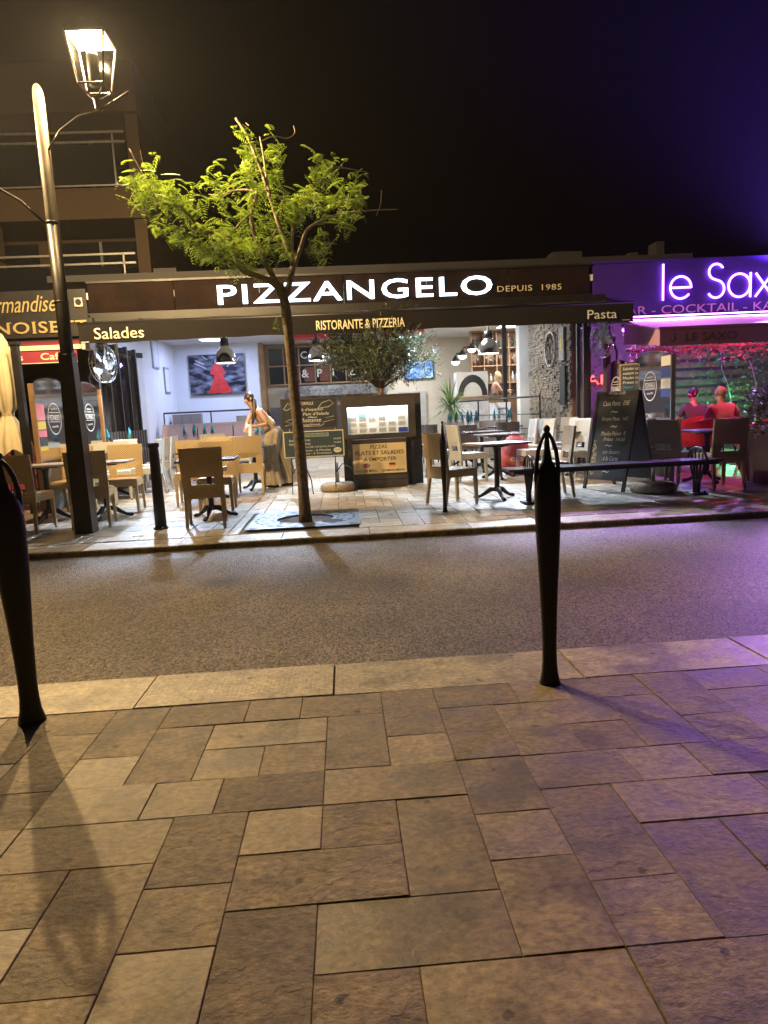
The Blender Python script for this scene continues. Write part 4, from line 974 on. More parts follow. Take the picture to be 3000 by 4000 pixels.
# letters, awning
aw = thing('awning', 'wide dark brown pizzeria awning with printed valance over the terrace', 'awning', (0, 11.0, 0))
MB().bx(-4.2, 4.80, 1.25, 1.44, 2.93, 3.055).build('cassette', M['blackpaint'], aw)
fb = MB(); nx, ny = 90, 6
for j in range(ny + 1):
    for i in range(nx + 1):
        x = -3.97 + 8.72 * i / nx; f = j / ny
        fb.v.append((x, 1.35 * f, 2.715 + .25 * f - .045 * math.sin(math.pi * f) * (1 + .7 * math.sin(x * 2.1 + .6)) + .012 * math.sin(x * 5.3)))
for j in range(ny):
    for i in range(nx): a = j * (nx + 1) + i; fb.f.append((a, a + 1, a + nx + 2, a + nx + 1))
fb.build('canvas', M['awntop'], aw, True)
MB().tube([(-3.98, 0, 2.71), (4.76, 0, 2.71)], .03, 10).build('front_bar', M['blackpaint'], aw, True)
vl = MB()
for j in range(5):
    for i in range(nx + 1):
        x = -3.97 + 8.72 * i / nx; f = j / 4; vl.v.append((x, -.036 + .012 * math.sin(x * 3.1) * f, 2.70 - .275 * f - (.006 * math.sin(x * 7) + .008 * math.sin(x * 1.7 + 1)) * (j == 4)))
for j in range(4):
    for i in range(nx): a = j * (nx + 1) + i; vl.f.append((a, a + 1, a + nx + 2, a + nx + 1))
vl.build('valance', M['awning'], aw, True)
text('Salades', -3.73, -2.98, 2.475, 2.645, -.055, M['cream'], aw, depth=.002)
text('RISTORANTE & PIZZERIA', -.33, 1.06, 2.475, 2.62, -.055, M['cream'], aw, depth=.002, off=.015)
text('Pasta', 3.99, 4.47, 2.475, 2.615, -.055, M['whitel'], aw, depth=.002)
for x in (-3.88, 4.62): MB().bx(x - .06, x + .06, -.052, -.05, 2.437, 2.444).build('white_tab', M['whitel'], aw)
for x in (-3.4, .4, 4.2): MB().tube([(x, 1.3, 2.95), (x + .25, .7, 2.80), (x, .03, 2.70)], .022, 8).build('folding_arm', M['blackpaint'], aw)
# cool floodlights fixed under the cassette
for k, x in enumerate((-3.3, -1.3, 1.3, 3.2)):
    t = thing('floodlight', 'small black floodlight fixed under the awning cassette', 'floodlight', (x, 12.32, 2.86), 0, 'floodlights under the awning')
    MB().box((0, 0, 0), (.2, .06, .14), Matrix.Rotation(R(-35), 3, 'X')).build('housing', M['blackpaint'], t)
    MB().box((0, -.025, -.018), (.17, .012, .11), Matrix.Rotation(R(-35), 3, 'X')).build('lens', emis('flood_lens_%d' % k, (.85, .92, 1), 6), t)
    MB().tube([(0, .03, .02), (0, .04, .1)], .012, 6).build('bracket', M['blackpaint'], t)
    light('flood_light', 'SPOT', (0, -.06, -.04), 1500, (.64, .79, 1.0), t, .06, (R(-27), 0, 0), 86, .35)

# pendants, wall lamps
def pendant(label, loc, r, drop, p):
    t = thing('pendant_lamp', label, 'pendant lamp', loc, 0, 'aluminium pendant lamps')
    MB().lathe([(r, 0), (r * 1.0, .03), (r * .93, .14), (r * .72, .24), (r * .42, .30), (r * .40, .32)], 24, cap=False).build('shade', M['pewter'], t, True)
    MB().lathe([(r * .40, .30), (r * .38, .46), (.02, .48), (.015, drop)], 16).build('stem', M['blackpaint'], t, True)
    MB().lathe([(r * .92, .015), (r * .9, .02)], 24).build('diffuser', emis('pendant_glow', (1, .95, .75), 6), t)
    light('pendant_light', 'SPOT', (0, 0, -.01), p, (1, .93, .80), t, r * .6, (0, 0, 0), 150, .5)
pendant('aluminium dome pendant in front of the red dress picture', (-2.18, 13.5, 2.24), .2, 1.1, 90)
pendant('aluminium dome pendant before the kitchen window letters', (-.47, 15.0, 2.33), .2, 1.0, 90)
pendant('aluminium dome pendant beside the bar shelves', (3.15, 14.5, 2.28), .235, 1.05, 90)
pendant('aluminium dome pendant half hidden by the olive crown', (1.55, 16.0, 2.32), .2, 1.0, 90)
for k, (x, z) in enumerate(((2.90, 2.33), (3.08, 2.47), (3.32, 2.62))):
    t = thing('wall_lamp', 'black jointed lamp arm with a round lit globe over the bar', 'wall lamp', (x, 17.2, z), 0, 'three jointed globe lamps over the bar')
    MB().lathe([(.03, .14), (.06, .10), (.115, .03), (.12, 0)], 16, cap=False).build('shade', M['blackpaint'], t, True)
    MB().sphere((0, 0, -.005), .105, 14, 9, (1, 1, .8)).build('globe', emis('globe_glow', (1, .93, .78), 5), t, True)
    MB().tube([(0, 0, .13), (.04, 0, .2), (.3, 0, .22)], .018, 6).build('arm', M['blackpaint'], t)
light('globe_lights', 'POINT', (3.1, 17.1, 2.2), 40, (1, .9, .7), None, .1)
for k, (x, y, p) in enumerate(((-3.4, 18.9, 85), (-.6, 17.0, 115), (1.6, 19.3, 100), (4.6, 18.6, 115), (-3.2, 15.6, 60), (2.6, 14.6, 85))):  # ceiling panels added to brighten the room beside its pendants and wall lamps
    t = thing('added_ceiling_panel', 'flat square white ceiling panel added to light the dining room', 'ceiling light', (x, y, 3.30), 0, 'added dining room ceiling lights')
    MB().bx(-.3, .3, -.3, .3, .0, .035).build('housing', M['tableclothw'], t)
    MB().bx(-.27, .27, -.27, .27, -.006, -.002).build('diffuser', emis('ceiling_glow_%d' % k, (.95, .97, 1), 5), t)
    light('ceiling_light', 'AREA', (0, 0, -.02), p, (.36, .48, 1.0) if x < -3 else (.86, .91, 1.0), t, .54, (0, 0, 0))

# ------------------------------------------------------------------ room contents
pt = thing('wall_picture', 'large dark picture of a figure in a red dress on the white wall', 'picture', (-3.53, 20.2, 1.90))
def pic_mat():
    m = bpy.data.materials.new('blurred_dark_print'); m.use_nodes = True; nt = m.node_tree; b = nt.nodes['Principled BSDF']; N = nt.nodes.new; L = nt.links.new
    tc = N('ShaderNodeTexCoord'); mp = N('ShaderNodeMapping'); mp.inputs['Scale'].default_value = (1.2, 1, 3.5); mp.inputs['Rotation'].default_value = (0, .5, 0); L(tc.outputs['Object'], mp.inputs[0])
    n = N('ShaderNodeTexNoise'); n.inputs['Scale'].default_value = 2.2; n.inputs['Detail'].default_value = 5; L(mp.outputs[0], n.inputs['Vector'])
    cr = N('ShaderNodeValToRGB'); e = cr.color_ramp.elements; e[0].position = .45; e[0].color = (.008, .009, .02, 1); e[1].position = .75; e[1].color = (.30, .32, .38, 1); L(n.outputs['Fac'], cr.inputs[0]); L(cr.outputs[0], b.inputs['Base Color'])
    b.inputs['Roughness'].default_value = .25; return m
MB().bx(-.79, .79, -.03, 0, 0, 1.14).build('canvas', pic_mat(), pt)
dr = MB(); dr.prism([(-.30, .05), (-.12, .03), (.02, .05), (.18, .02), (.42, .08), (.30, .26), (.20, .45), (.14, .57), (.24, .58), (.22, .68), (.14, .82), (.05, .91), (-.05, .91), (-.13, .80), (-.20, .62), (-.16, .56), (-.09, .57), (-.10, .45), (-.19, .25)], -.033, -.031); dr.build('red_dress', mat('red_print', (.50, .025, .02), .35, var=.45, vscale=5), pt)
MB().prism([(-.05, .90), (.03, .90), (.035, 1.0), (-.05, 1.0)], -.034, -.032).build('pale_head', mat('pale_blur', (.3, .35, .6), .4), pt)
stx = MB()
for a, b in (((-.6, 1.0), (-.35, .86)), ((-.62, .9), (-.3, .75)), ((.5, .85), (.66, 1.02)), ((.3, .78), (.42, .9)), ((-.4, 1.1), (-.25, 1.0))): stx.tube([(a[0], -.033, a[1]), (b[0], -.033, b[1])], .008, 4)
stx.build('light_streak', M['whitel'], pt)
def framed(label, x, y, z, w, h, fm, im):
    t = thing('framed_picture', label, 'picture', (x, y, z))
    MB().bx(0, .03, -w / 2, w / 2, 0, h).build('frame', fm, t); MB().bx(.031, .034, -w / 2 + .05, w / 2 - .05, .05, h - .05).build('print', im, t); return t
po = framed('tall gilt framed menu poster beside the folded glass doors', -4.745, 15.6, 1.35, .9, 1.35, M['gold'], mat('poster_print', (.06, .07, .1), .4, var=.8, vscale=9))
framed('small pale framed print, the upper one in the room corner', -4.745, 18.2, 2.55, .55, .75, M['galv'], M['tableclothw'])
framed('small pale framed print, the lower one in the room corner', -4.745, 19.2, 1.95, .5, .7, M['galv'], M['tableclothw'])
tv = thing('television', 'flat television with a bright blue picture on the cream wall', 'television', (2.42, 21.14, 2.12))
MB().bx(-.45, .45, -.03, .03, 0, .56).build('bezel', M['blackpaint'], tv)
def tvm():
    m = mat('television_picture', (.02, .02, .02), .3); nt = m.node_tree; b = nt.nodes['Principled BSDF']; N = nt.nodes.new; L = nt.links.new
    tc = N('ShaderNodeTexCoord'); n = N('ShaderNodeTexNoise'); n.inputs['Scale'].default_value = 4; L(tc.outputs['Object'], n.inputs['Vector'])
    cr = N('ShaderNodeValToRGB'); e = cr.color_ramp.elements; e[0].position = .35; e[0].color = (.03, .14, .55, 1); e[1].position = .7; e[1].color = (.45, .75, 1, 1); L(n.outputs['Fac'], cr.inputs[0]); L(cr.outputs[0], b.inputs['Emission Color']); b.inputs['Emission Strength'].default_value = 1.5; return m
MB().bx(-.425, .425, -.036, -.032, .025, .535).build('screen', tvm(), tv)
MB().bx(-.1, .1, .03, .06, .2, .36).build('wall_bracket', M['blackpaint'], tv)
def railing(label, pts, z0, z1, n):
    t = thing('railing', label, 'railing', (pts[0][0], pts[0][1], z0)); b0 = Vector((pts[0][0], pts[0][1], z0))
    a = Vector((*pts[0], 0)); b = Vector((*pts[1], 0))
    for zz, nm in ((z1, 'handrail'), ((z0 + z1) / 2 + .1, 'mid_rail'), ((z0 + z1) / 2 - .2, 'mid_rail')): MB().tube([a + Vector((0, 0, zz)) - b0, b + Vector((0, 0, zz)) - b0], .022 if nm == 'handrail' else .010, 8).build(nm, M['blackpaint'], t)
    for k in range(n):
        p = a.lerp(b, k / (n - 1)); MB().tube([p + Vector((0, 0, z0)) - b0, p + Vector((0, 0, z1)) - b0], .018, 8).build('baluster', M['blackpaint'], t)
railing('black steel railing behind the pink banquette', ((-4.6, 18.03), (-2.2, 18.03)), .42, 1.40, 3)
railing('black steel railing slanting from the steps to the stone wall', ((2.95, 17.9), (4.02, 13.75)), .42, 1.34, 4)
# banquette
t = thing('banquette', 'long pale pink banquette of cushions before the railing', 'banquette', (0, 17.3, tzf(17.3)))
MB().bx(-4.6, -1.9, -.1, .55, .05, .42).build('plinth', M['greyfab'], t)
for k in range(3): MB().bx(-4.6 + k * .9 + .01, -3.71 + k * .9, -.12, .35, .42, .55).build('seat_cushion', M['sofa'], t)
for k in range(3):
    mb = MB(); mb.hexa([(-4.6 + k * .9 + .01, .30, .52), (-3.71 + k * .9, .30, .52), (-3.71 + k * .9, .45, .52), (-4.6 + k * .9 + .01, .45, .52)], [(-4.59 + k * .9 + .01, .36, .98), (-3.72 + k * .9, .36, .98), (-3.72 + k * .9, .48, .98), (-4.59 + k * .9 + .01, .48, .98)]); mb.build('back_cushion', M['sofa'], t)
MB().bx(-4.6, -1.9, .49, .6, .4, 1.06).build('back_panel', M['sofa'], t)
t = thing('sofa', 'taupe tufted sofa on the raised floor under the small prints', 'sofa', (-4.3, 19.2, .42))
for k in range(3): MB().bx(-.35 + k * .26, -.35 + k * .26 + .25, -.1, .15, .3, .95).build('tufted_panel', M['greyfab'], t)
MB().bx(-.38, .45, -.6, .1, .1, .45).build('seat', M['greyfab'], t)
def uph(label, x, y, face, z=None):
    t = thing('upholstered_chair', label, 'chair', (x, y, tzf(y) if z is None else z), R(face), 'taupe upholstered dining chairs')
    MB().bx(-.23, .23, -.22, .22, .38, .47).build('seat', M['greyfab'], t)
    b = MB(); n = 8
    for k in range(n):
        a0, a1 = math.pi * (1.06 + .88 * k / n), math.pi * (1.06 + .88 * (k + 1) / n); p0, p1 = (.25 * math.cos(a0), .25 * math.sin(a0)), (.25 * math.cos(a1), .25 * math.sin(a1))
        b.hexa([(p0[0], p0[1], .42), (p1[0], p1[1], .42), (p1[0] * .86, p1[1] * .86, .42), (p0[0] * .86, p0[1] * .86, .42)], [(p0[0], p0[1], .84), (p1[0], p1[1], .84), (p1[0] * .86, p1[1] * .86, .84), (p0[0] * .86, p0[1] * .86, .84)])
    b.build('backrest', M['greyfab'], t)
    for sx in (-1, 1):
        for sy in (-1, 1): MB().tube([(sx * .19, sy * .18, 0), (sx * .18, sy * .17, .38)], .016, 6).build('leg', M['blackpaint'], t)
uph('taupe upholstered chair facing the room at the third terrace table', 2.35, 13.15, 2); uph('taupe upholstered chair by the interior steps', 1.95, 14.6, 290); uph('taupe upholstered chair with curved back below the yucca', 2.55, 15.6, 178); uph('taupe upholstered chair at the table under the clock', 3.35, 13.8, 4); uph('taupe upholstered chair farthest along the railing', 3.3, 15.3, 175)
uph('taupe upholstered chair under the red dress picture', -2.9, 19.2, 80, .42)
# yucca
t = thing('potted_yucca', 'spiky green yucca in a round pot beside the railing', 'plant', (2.70, 17.0, tzf(17)))
MB().lathe([(.14, 0), (.2, .35), (.21, .4), (.17, .4)], 16).build('pot', M['planter'], t, True)
MB().tube([(0, 0, .38), (.02, 0, .9), (0, 0, 1.25)], .035, 8).build('stem', M['bark'], t)
lv = MB()
for k in range(90):
    a = rnd.uniform(0, 6.283); el = rnd.uniform(-.5, 1.45); L = rnd.uniform(.55, .95); z0 = 1.0 + .3 * rnd.random()
    d = Vector((math.cos(a) * math.cos(el), math.sin(a) * math.cos(el), math.sin(el))); sd = Vector((-math.sin(a), math.cos(a), 0)) * .022
    p = Vector((0, 0, z0)); q = p + d * L * .5; e = p + d * L - Vector((0, 0, .25 * L * math.cos(el))); lv.add([p - sd * .6, p + sd * .6, q + sd, q - sd, e], [(0, 1, 2, 3), (3, 2, 4)])
lv.build('leaves', M['leafpot'], t)
# bar
t = thing('bar_counter', 'oak topped bar counter with a white marble front', 'bar counter', (0, 18.3, .42))
MB().bx(3.0, 3.95, 0, .5, .0, 1.0).build('marble_front', mat('white_marble', (.7, .7, .72), .3, var=.35, vscale=2.5), t)
MB().bx(3.95, 5.6, 0, .5, 0, .98).build('oak_front', M['oak'], t); MB().bx(2.95, 5.65, -.06, .56, 1.0, 1.05).build('counter_top', M['oak'], t)
t = thing('pizza_oven', 'white oven with a black arched mouth on the bar', 'oven', (3.55, 18.65, 1.475))
MB().bx(-.42, .42, -.2, .3, 0, .66).build('body', M['tableclothw'], t)
arc = [(.40 * math.cos(a), .02 + .56 * math.sin(a)) for a in [math.pi * k / 12 for k in range(13)]]; arc2 = [(.26 * math.cos(a), .02 + .36 * math.sin(a)) for a in [math.pi * k / 12 for k in range(13)]]
ab = MB()
for k in range(12): ab.prism([arc[k], arc[k + 1], arc2[k + 1], arc2[k]], -.225, -.205)
ab.build('arch', M['blackpaint'], t)
sh = thing('bar_shelves', 'tall oak back bar shelves full of bottles and glasses', 'shelves', (4.7, 19.7, 1.35))
MB().bx(-.9, .9, .3, .34, 0, 2.0).build('back', M['oak'], sh)
for k in range(6): MB().bx(-.9 + k * .36 - .012, -.9 + k * .36 + .012, 0, .3, 0, 2.0).build('upright', M['oak'], sh)
for k in range(5): MB().bx(-.9, .9, -.005, .3, k * .49, k * .49 + .03).build('shelf', M['oak'], sh)
bot = [mat('bottle_green', (.02, .05, .02), .1), mat('bottle_brown', (.06, .025, .01), .1), mat('bottle_clear', (.6, .6, .55), .1)]
bm = MB().lathe([(.038, 0), (.038, .19), (.014, .24), (.013, .31)], 10).mesh('bottle', True)
for k in range(4):
    for q in range(14):
        x = 4.7 - .84 + q * .128
        if abs((x - 3.8) % .36) < .03: continue
        m_ = bm.copy(); m_.materials.append(bot[(k * 5 + q * 3) % 3]); o = mk('bottle', m_, None, None, (x, 19.85, 1.35 + k * .49 + .031)); o.scale = (1, 1, rnd.uniform(.75, 1.15)); tag(o, ['bottle on the lowest back bar shelf', 'bottle on the second back bar shelf', 'bottle on the third back bar shelf', 'bottle on the top back bar shelf'][k], 'bottle', 'bottles on back bar shelf row %s' % 'one two three four'.split()[k])
for k, lb in enumerate(('bottom white carton of the stack by the stone wall', 'middle white carton of the stack by the stone wall', 'top white carton of the stack by the stone wall')):
    t = thing('carton', lb, 'box', (3.72, 16.0, .423 + k * .285), rnd.uniform(-.08, .08), 'stacked white cartons')
    MB().bx(-.2, .2, -.2, .2, 0, .27).build('box', M['tableclothw'], t); MB().bx(-.12, .12, -.203, -.2005, .1, .15).build('label', M['greyfab'], t)
# wall clock on stone wall, small pictures
t = thing('wall_clock', 'large open ring wall clock with roman numerals on the stone wall', 'clock', (4.21, 13.65, 2.25))
Mx = Matrix.Rotation(R(-90), 3, 'Y')
rg = MB(); n = 40
rg.tube([(0, .33 * math.cos(2 * math.pi * k / n), .33 * math.sin(2 * math.pi * k / n)) for k in range(n + 1)], .022, 8, cap=False); rg.build('rim', mat('pale_clock_rim', (.6, .55, .48), .5), t, True)
rg = MB(); rg.tube([(0, .2 * math.cos(2 * math.pi * k / n), .2 * math.sin(2 * math.pi * k / n)) for k in range(n + 1)], .01, 6, cap=False); rg.build('inner_ring', M['blackpaint'], t, True)
for k in range(12):
    a = k * math.pi / 6; c_, s_ = math.cos(a), math.sin(a); MB().tube([(0, .21 * c_, .21 * s_), (0, .3 * c_, .3 * s_)], .014, 5).build('numeral', M['blackpaint'], t)
for a, L in ((1.1, .26), (2.6, .17)): MB().tube([(-.02, 0, 0), (-.02, L * math.cos(a), L * math.sin(a))], .008, 5).build('hand', M['blackpaint'], t)
for (y, z, h, w, m, lb) in ((12.95, 1.98, .62, .28, mat('cocktail_print', (.32, .32, .36), .5, var=.5, vscale=12), 'grey plate with a yellow bottle print beside the clock'), (12.9, 1.15, .72, .3, M['slate'], 'narrow blackboard fixed to the stone wall under the bottle print')):
    t = thing('wall_plate', lb, 'picture', (4.235, y, z)); MB().bx(-.03, 0, -w / 2, w / 2, 0, h).build('plate', m, t)
    if 'yellow' in lb: MB().prism([(-.05, .18), (.05, .18), (.05, .38), (.015, .44), (.015, .52), (-.015, .52), (-.015, .44), (-.05, .38)], -.034, -.031, 'x').build('bottle_print', M['yellow'], t)
t = thing('red_laundry_sack', 'bulging red laundry sack with white lettering between pale chairs', 'sack', (2.93, 11.55, tzf(11.55)))
MB().lathe([(.16, 0), (.24, .08), (.26, .3), (.23, .52), (.14, .64), (.05, .70), (.07, .74)], 18, M=Matrix.Diagonal(Vector((1, .7, 1)))).build('sack', M['redbag'], t, True)
for mb in islands(text_mesh('elis', .23, .1, .002, shear=.2)):
    mb.v = [(x - .13, y - .19, z + .25) for x, y, z in mb.v]; mb.build('letter', M['whitel'], t)

# ================================================================== GLASS SCREENS
def logo(parent, s, yc, zc):
    """ring and name printed on a pane standing in the depth plane"""
    g = MB(); n = 36; r = .22
    for k in range(n):
        a0, a1 = 2 * math.pi * k / n, 2 * math.pi * (k + 1) / n
        g.add([(s * .010, yc + r * math.cos(a0), zc + r * math.sin(a0)), (s * .010, yc + r * math.cos(a1), zc + r * math.sin(a1)), (s * .010, yc + (r - .013) * math.cos(a1), zc + (r - .013) * math.sin(a1)), (s * .010, yc + (r - .013) * math.cos(a0), zc + (r - .013) * math.sin(a0))], [(0, 1, 2, 3)])
    for dz in (-.045, .085): g.add([(s * .010, yc - .16, zc + dz), (s * .010, yc + .16, zc + dz), (s * .010, yc + .16, zc + dz + .008), (s * .010, yc - .16, zc + dz + .008)], [(0, 1, 2, 3)])
    g.build('ring_print', M['whitel'], parent)
    rt = (0, 0, R(90) if s > 0 else R(-90))
    for sx, w, h, dz in (('PIZZANGELO', .33, .075, -.02), ('Restaurant & Pizzeria', .2, .03, .12), ('depuis 1985', .2, .04, -.13)):
        me = text_mesh(sx, w, h, .001); o = mk('lettering', me, M['whitel'], parent, (s * .011, yc - s * w / 2, zc + dz), rt)
def screen(label, X, y0, y1, ztop, zmid, s, logo_on=True, frame=None):
    t = thing('glass_screen', label, 'screen', (X, y0, tzf(y0))); L = y1 - y0; fm = frame or M['oak']
    MB().bx(-.012, .012, .04, L - .04, .06, zmid).build('lower_panel', M['planter'], t)
    poly = [(.04, zmid + .04), (L - .04, zmid + .04)] + [(L / 2 + (L / 2 - .04) * math.cos(a), ztop - .16 + .16 * math.sin(a)) for a in [math.pi * k / 14 for k in range(15)]]
    MB().prism(poly, -.004, .004, 'x').build('pane', M['gblue'], t)
    for yy in (0, L): MB().bx(-.03, .03, yy - .035 if yy else 0, yy if yy else .035, 0, ztop - .10).build('post', fm, t)
    MB().bx(-.024, .024, .035, L - .035, zmid, zmid + .04).build('rail', fm, t)
    if logo_on: logo(t, s, L * .52, zmid + (ztop - zmid) * .50)
    return t
sA = screen('arched glass screen with round logo and bright flyers behind the lamp post', -4.02, 9.2, 10.42, 1.88, .76, 1)
for k, (z, h, m) in enumerate(((1.30, .22, M['pinkink']), (1.18, .11, M['yellow']), (1.08, .09, M['pinkink']), (.96, .11, M['slate']), (.90, .05, M['yellow']))):
    MB().bx(.006, .008, .08, .33, z, z + h).build('flyer', m, sA)
sB = screen('arched glass screen with round logo between lamp post and left fan', -4.02, 10.55, 11.75, 1.88, .76, 1)
sC = screen('hazy glass screen with round logo and stickers beside the bar', 4.66, 9.42, 10.80, 1.90, .88, -1, True, M['planter'])
for k, (z, h, m) in enumerate(((1.66, .14, M['whitel']), (1.5, .14, M['blueink']), (1.34, .14, M['whitel']), (1.22, .1, M['blueink']))): MB().bx(-.009, -.006, .06, .36, z, z + h).build('sticker', m, sC)
sD = screen('hazy glass screen with round logo next to the right fan', 4.66, 10.86, 11.95, 1.86, .88, -1, True, M['planter'])
t = thing('small_chalkboard', 'narrow wood framed chalkboard hung between the hazy bar screens', 'chalkboard', (4.60, 10.78, 1.12), R(-52))
MB().bx(-.13, .13, -.01, .01, .02, .60).build('board', M['slate'], t)
f = MB(); f.bx(-.16, -.13, -.015, .015, 0, .62); f.bx(.13, .16, -.015, .015, 0, .62); f.bx(-.13, .13, -.015, .015, .6, .62); f.bx(-.13, .13, -.015, .015, 0, .02); f.build('frame', M['oak'], t)
for k, sx in enumerate(('Salades', 'maison', 'Moules', 'Frites', 'Dessert', 'Tiramisu', 'Café')): text(sx, -.1, .09, .52 - k * .072, .565 - k * .072, -.012, M['chalk'] if k < 4 else M['napkin'], t, shear=.2, depth=.002)

# folded glass doors
def folded(label, X, y0, n, step, dx):
    t = thing('folding_doors', label, 'folding door', (X, y0, tzf(y0)))
    for k in range(n):
        ya, yb = k * step, (k + 1) * step; xa, xb = (0, dx) if k % 2 == 0 else (dx, 0)
        for zz0, zz1 in ((.02, .10), (2.5, 2.6)): MB().hexa([(xa - .02, ya, zz0), (xa + .02, ya, zz0), (xb + .02, yb, zz0), (xb - .02, yb, zz0)], [(xa - .02, ya, zz1), (xa + .02, ya, zz1), (xb + .02, yb, zz1), (xb - .02, yb, zz1)]).build('rail', M['blackpaint'], t)
        MB().bx(xa - .035, xa + .035, ya - .03, ya + .03, 0, 2.62).build('stile', M['blackpaint'], t)
        MB().hexa([(xa - .004, ya, .1), (xa + .004, ya, .1), (xb + .004, yb, .1), (xb - .004, yb, .1)], [(xa - .004, ya, 2.5), (xa + .004, ya, 2.5), (xb + .004, yb, 2.5), (xb - .004, yb, 2.5)]).build('pane', M['glass'], t)
    return t
folded('stack of dark framed folding glass doors left of the dining room', -4.25, 12.05, 9, .27, .22)
folded('dark framed folding glass doors beside the stone wall', 4.32, 11.98, 3, .17, .12)
t = thing('slatted_screen', 'dark upright timber slat screen below the folding doors', 'screen', (-4.0, 12.0, tzf(12)))
for k in range(14): MB().bx(-.012, .012, k * .16, k * .16 + .11, .02, 1.05).build('slat', M['plank'], t)
MB().bx(.012, .03, 0, 2.2, .2, .26).build('rail', M['plank'], t)

# ================================================================== FANS
def fan(label, loc, az, wallx):
    t = thing('wall_fan', label, 'fan', loc, az)  # local -y is the blowing side
    cg = MB(); n = 36; r = .31
    def ring(rr, y): cg.tube([(rr * math.cos(2 * math.pi * k / n), y, rr * math.sin(2 * math.pi * k / n)) for k in range(n + 1)], .006, 5, cap=False)
    ring(r, 0); ring(r * .97, -.05); ring(r * .97, .06); ring(r * .55, -.10); ring(.07, -.11); ring(r * .55, .1)
    for k in range(26):
        a = 2 * math.pi * k / 26; c_, s_ = math.cos(a), math.sin(a); cg.tube([(.06 * c_, -.11, .06 * s_), (r * .55 * c_, -.10, r * .55 * s_), (r * .97 * c_, -.05, r * .97 * s_), (r * c_, 0, r * s_), (r * .97 * c_, .06, r * .97 * s_), (.1 * c_, .12, .1 * s_)], .003, 4)
    cg.build('cage', M['steel'], t, True)
    for k in range(5):
        a = 2 * math.pi * k / 5; Rm = Matrix.Rotation(a, 3, 'Y')
        q = [Rm @ Vector(v) for v in ((.04, .02, -.04), (.14, .035, -.09), (.27, .03, -.07), (.28, -.03, .06), (.15, -.03, .05), (.04, -.01, .03))]
        MB().add(q, [(0, 1, 2, 3, 4, 5)]).build('blade', mat('fan_blade_%d_%s' % (k, 'ab'[wallx > 0]), (.55, .62, .66), .35, .4), t)
    MB().lathe([(.07, -.06), (.075, .0), (.06, .03)], 16, M=Matrix.Rotation(R(90), 3, 'X')).build('hub', M['whitel'], t, True)
    MB().tube([(0, -.02, 0), (0, .24, 0)], .06, 12).build('motor', M['blackpaint'], t)
    MB().tube([(0, .2, 0), (0, .3, -.2), (0, .3, -.45), (wallx * .1, .36, -.5)], .022, 8).build('bracket', M['blackpaint'], t)
fan('round misting fan on the left terrace post, facing the tables', (-3.86, 11.62, 2.16), R(75), -1)
fan('round misting fan on the right terrace post beside the bar awning', (4.56, 11.82, 2.22), R(-78), 1)
for lb, x, y in (('dark steel post carrying the left fan', -4.10, 11.92), ('dark steel post carrying the right fan', 4.76, 12.1)):
    t = thing('terrace_post', lb, 'post', (x, y, tzf(y)))
    MB().bx(-.05, .05, -.05, .05, 0, 2.95).build('shaft', M['blackpaint'], t); MB().bx(-.09, .09, -.09, .09, 0, .015).build('base_plate', M['blackpaint'], t)

# ================================================================== LEFT NEIGHBOUR CAFE
cf = thing('cafe', 'dark cafe front with gold lettering beside the pizzeria', 'cafe', (0, 12.5, 0))
MB().bx(-11, -4.32, -.03, .12, 3.04, 3.52).build('upper_fascia', M['blackpaint'], cf)
MB().bx(-11, -4.34, -.10, .10, 2.72, 3.035).build('lower_fascia', M['blackpaint'], cf)
MB().bx(-11, -4.35, -.02, .2, 0, 2.70).build('shop_front', M['dark'], cf)
for k in range(4): MB().bx(-9.6 + k * 1.3, -8.5 + k * 1.3, -.06, -.03, .9, 2.3).build('window', M['darkglass'], cf)
MB().bx(-9.8, -4.5, -.10, -.03, .1, .8).build('red_dado', M['burg'], cf)
text('Gourmandise', -6.35, -4.83, 3.16, 3.44, -.05, M['gold'], cf, shear=.35)
for ch_, mb in zip('NOISETTE', sorted(islands(text_mesh('NOISETTE', 1.77, .195, .012, spacing=1.1, off=.012)), key=lambda m_: min(v[0] for v in m_.v))):
    xs_ = [v[0] for v in mb.v]; x0, x1 = min(xs_), max(xs_); st_ = {'N': ((x0, 'b'), (x0, 't'), (x1, 't')), 'I': (((x0 + x1) / 2, 'b'), ((x0 + x1) / 2, 't')), 'T': (((x0 + x1) / 2, 'b'),), 'E': ((x0 + .012, 'b'), (x0 + .012, 't'))}.get(ch_, ())
    for x, e in st_: z = 0 if e == 'b' else .183; mb.bx(x - .035, x + .035, -.007, .007, z, z + .012)
    mb.v = [(x - 5.87, y - .12, z + 2.79) for x, y, z in mb.v]; mb.build('letter', M['gold'], cf)
vn = MB().bx(-4.52, -4.38, -.06, -.035, 3.22, 3.37).build('vent_plate', M['galv'], cf)
MB().lathe([(.05, 0), (.05, .01)], 20, (-4.45, -.061, 3.295), Matrix.Rotation(R(90), 3, 'X')).build('vent_hole', M['dark'], vn)
MB().bx(-11, -4.4, .2, 6, 0, .02).build('floor_inside', M['dark'], cf)
ca = thing('cafe_awning', 'burgundy cafe awning with cream bar and lettered valance', 'awning', (0, 11.2, 0))
cv = MB(); cv.add([(-10, 0, 2.44), (-4.1, 0, 2.44), (-4.1, 1.25, 2.66), (-10, 1.25, 2.66)], [(0, 1, 2, 3)]); cv.build('canvas', M['burg'], ca)
MB().bx(-10, -4.02, -.05, .0, 2.37, 2.44).build('front_bar', M['cream'], ca)
vv = MB(); vv.bx(-10, -4.1, -.03, -.022, 2.17, 2.37); vv.build('valance', M['burg'], ca)
MB().bx(-10, -4.1, -.032, -.0305, 2.17, 2.18).build('hem', M['cream'], ca)
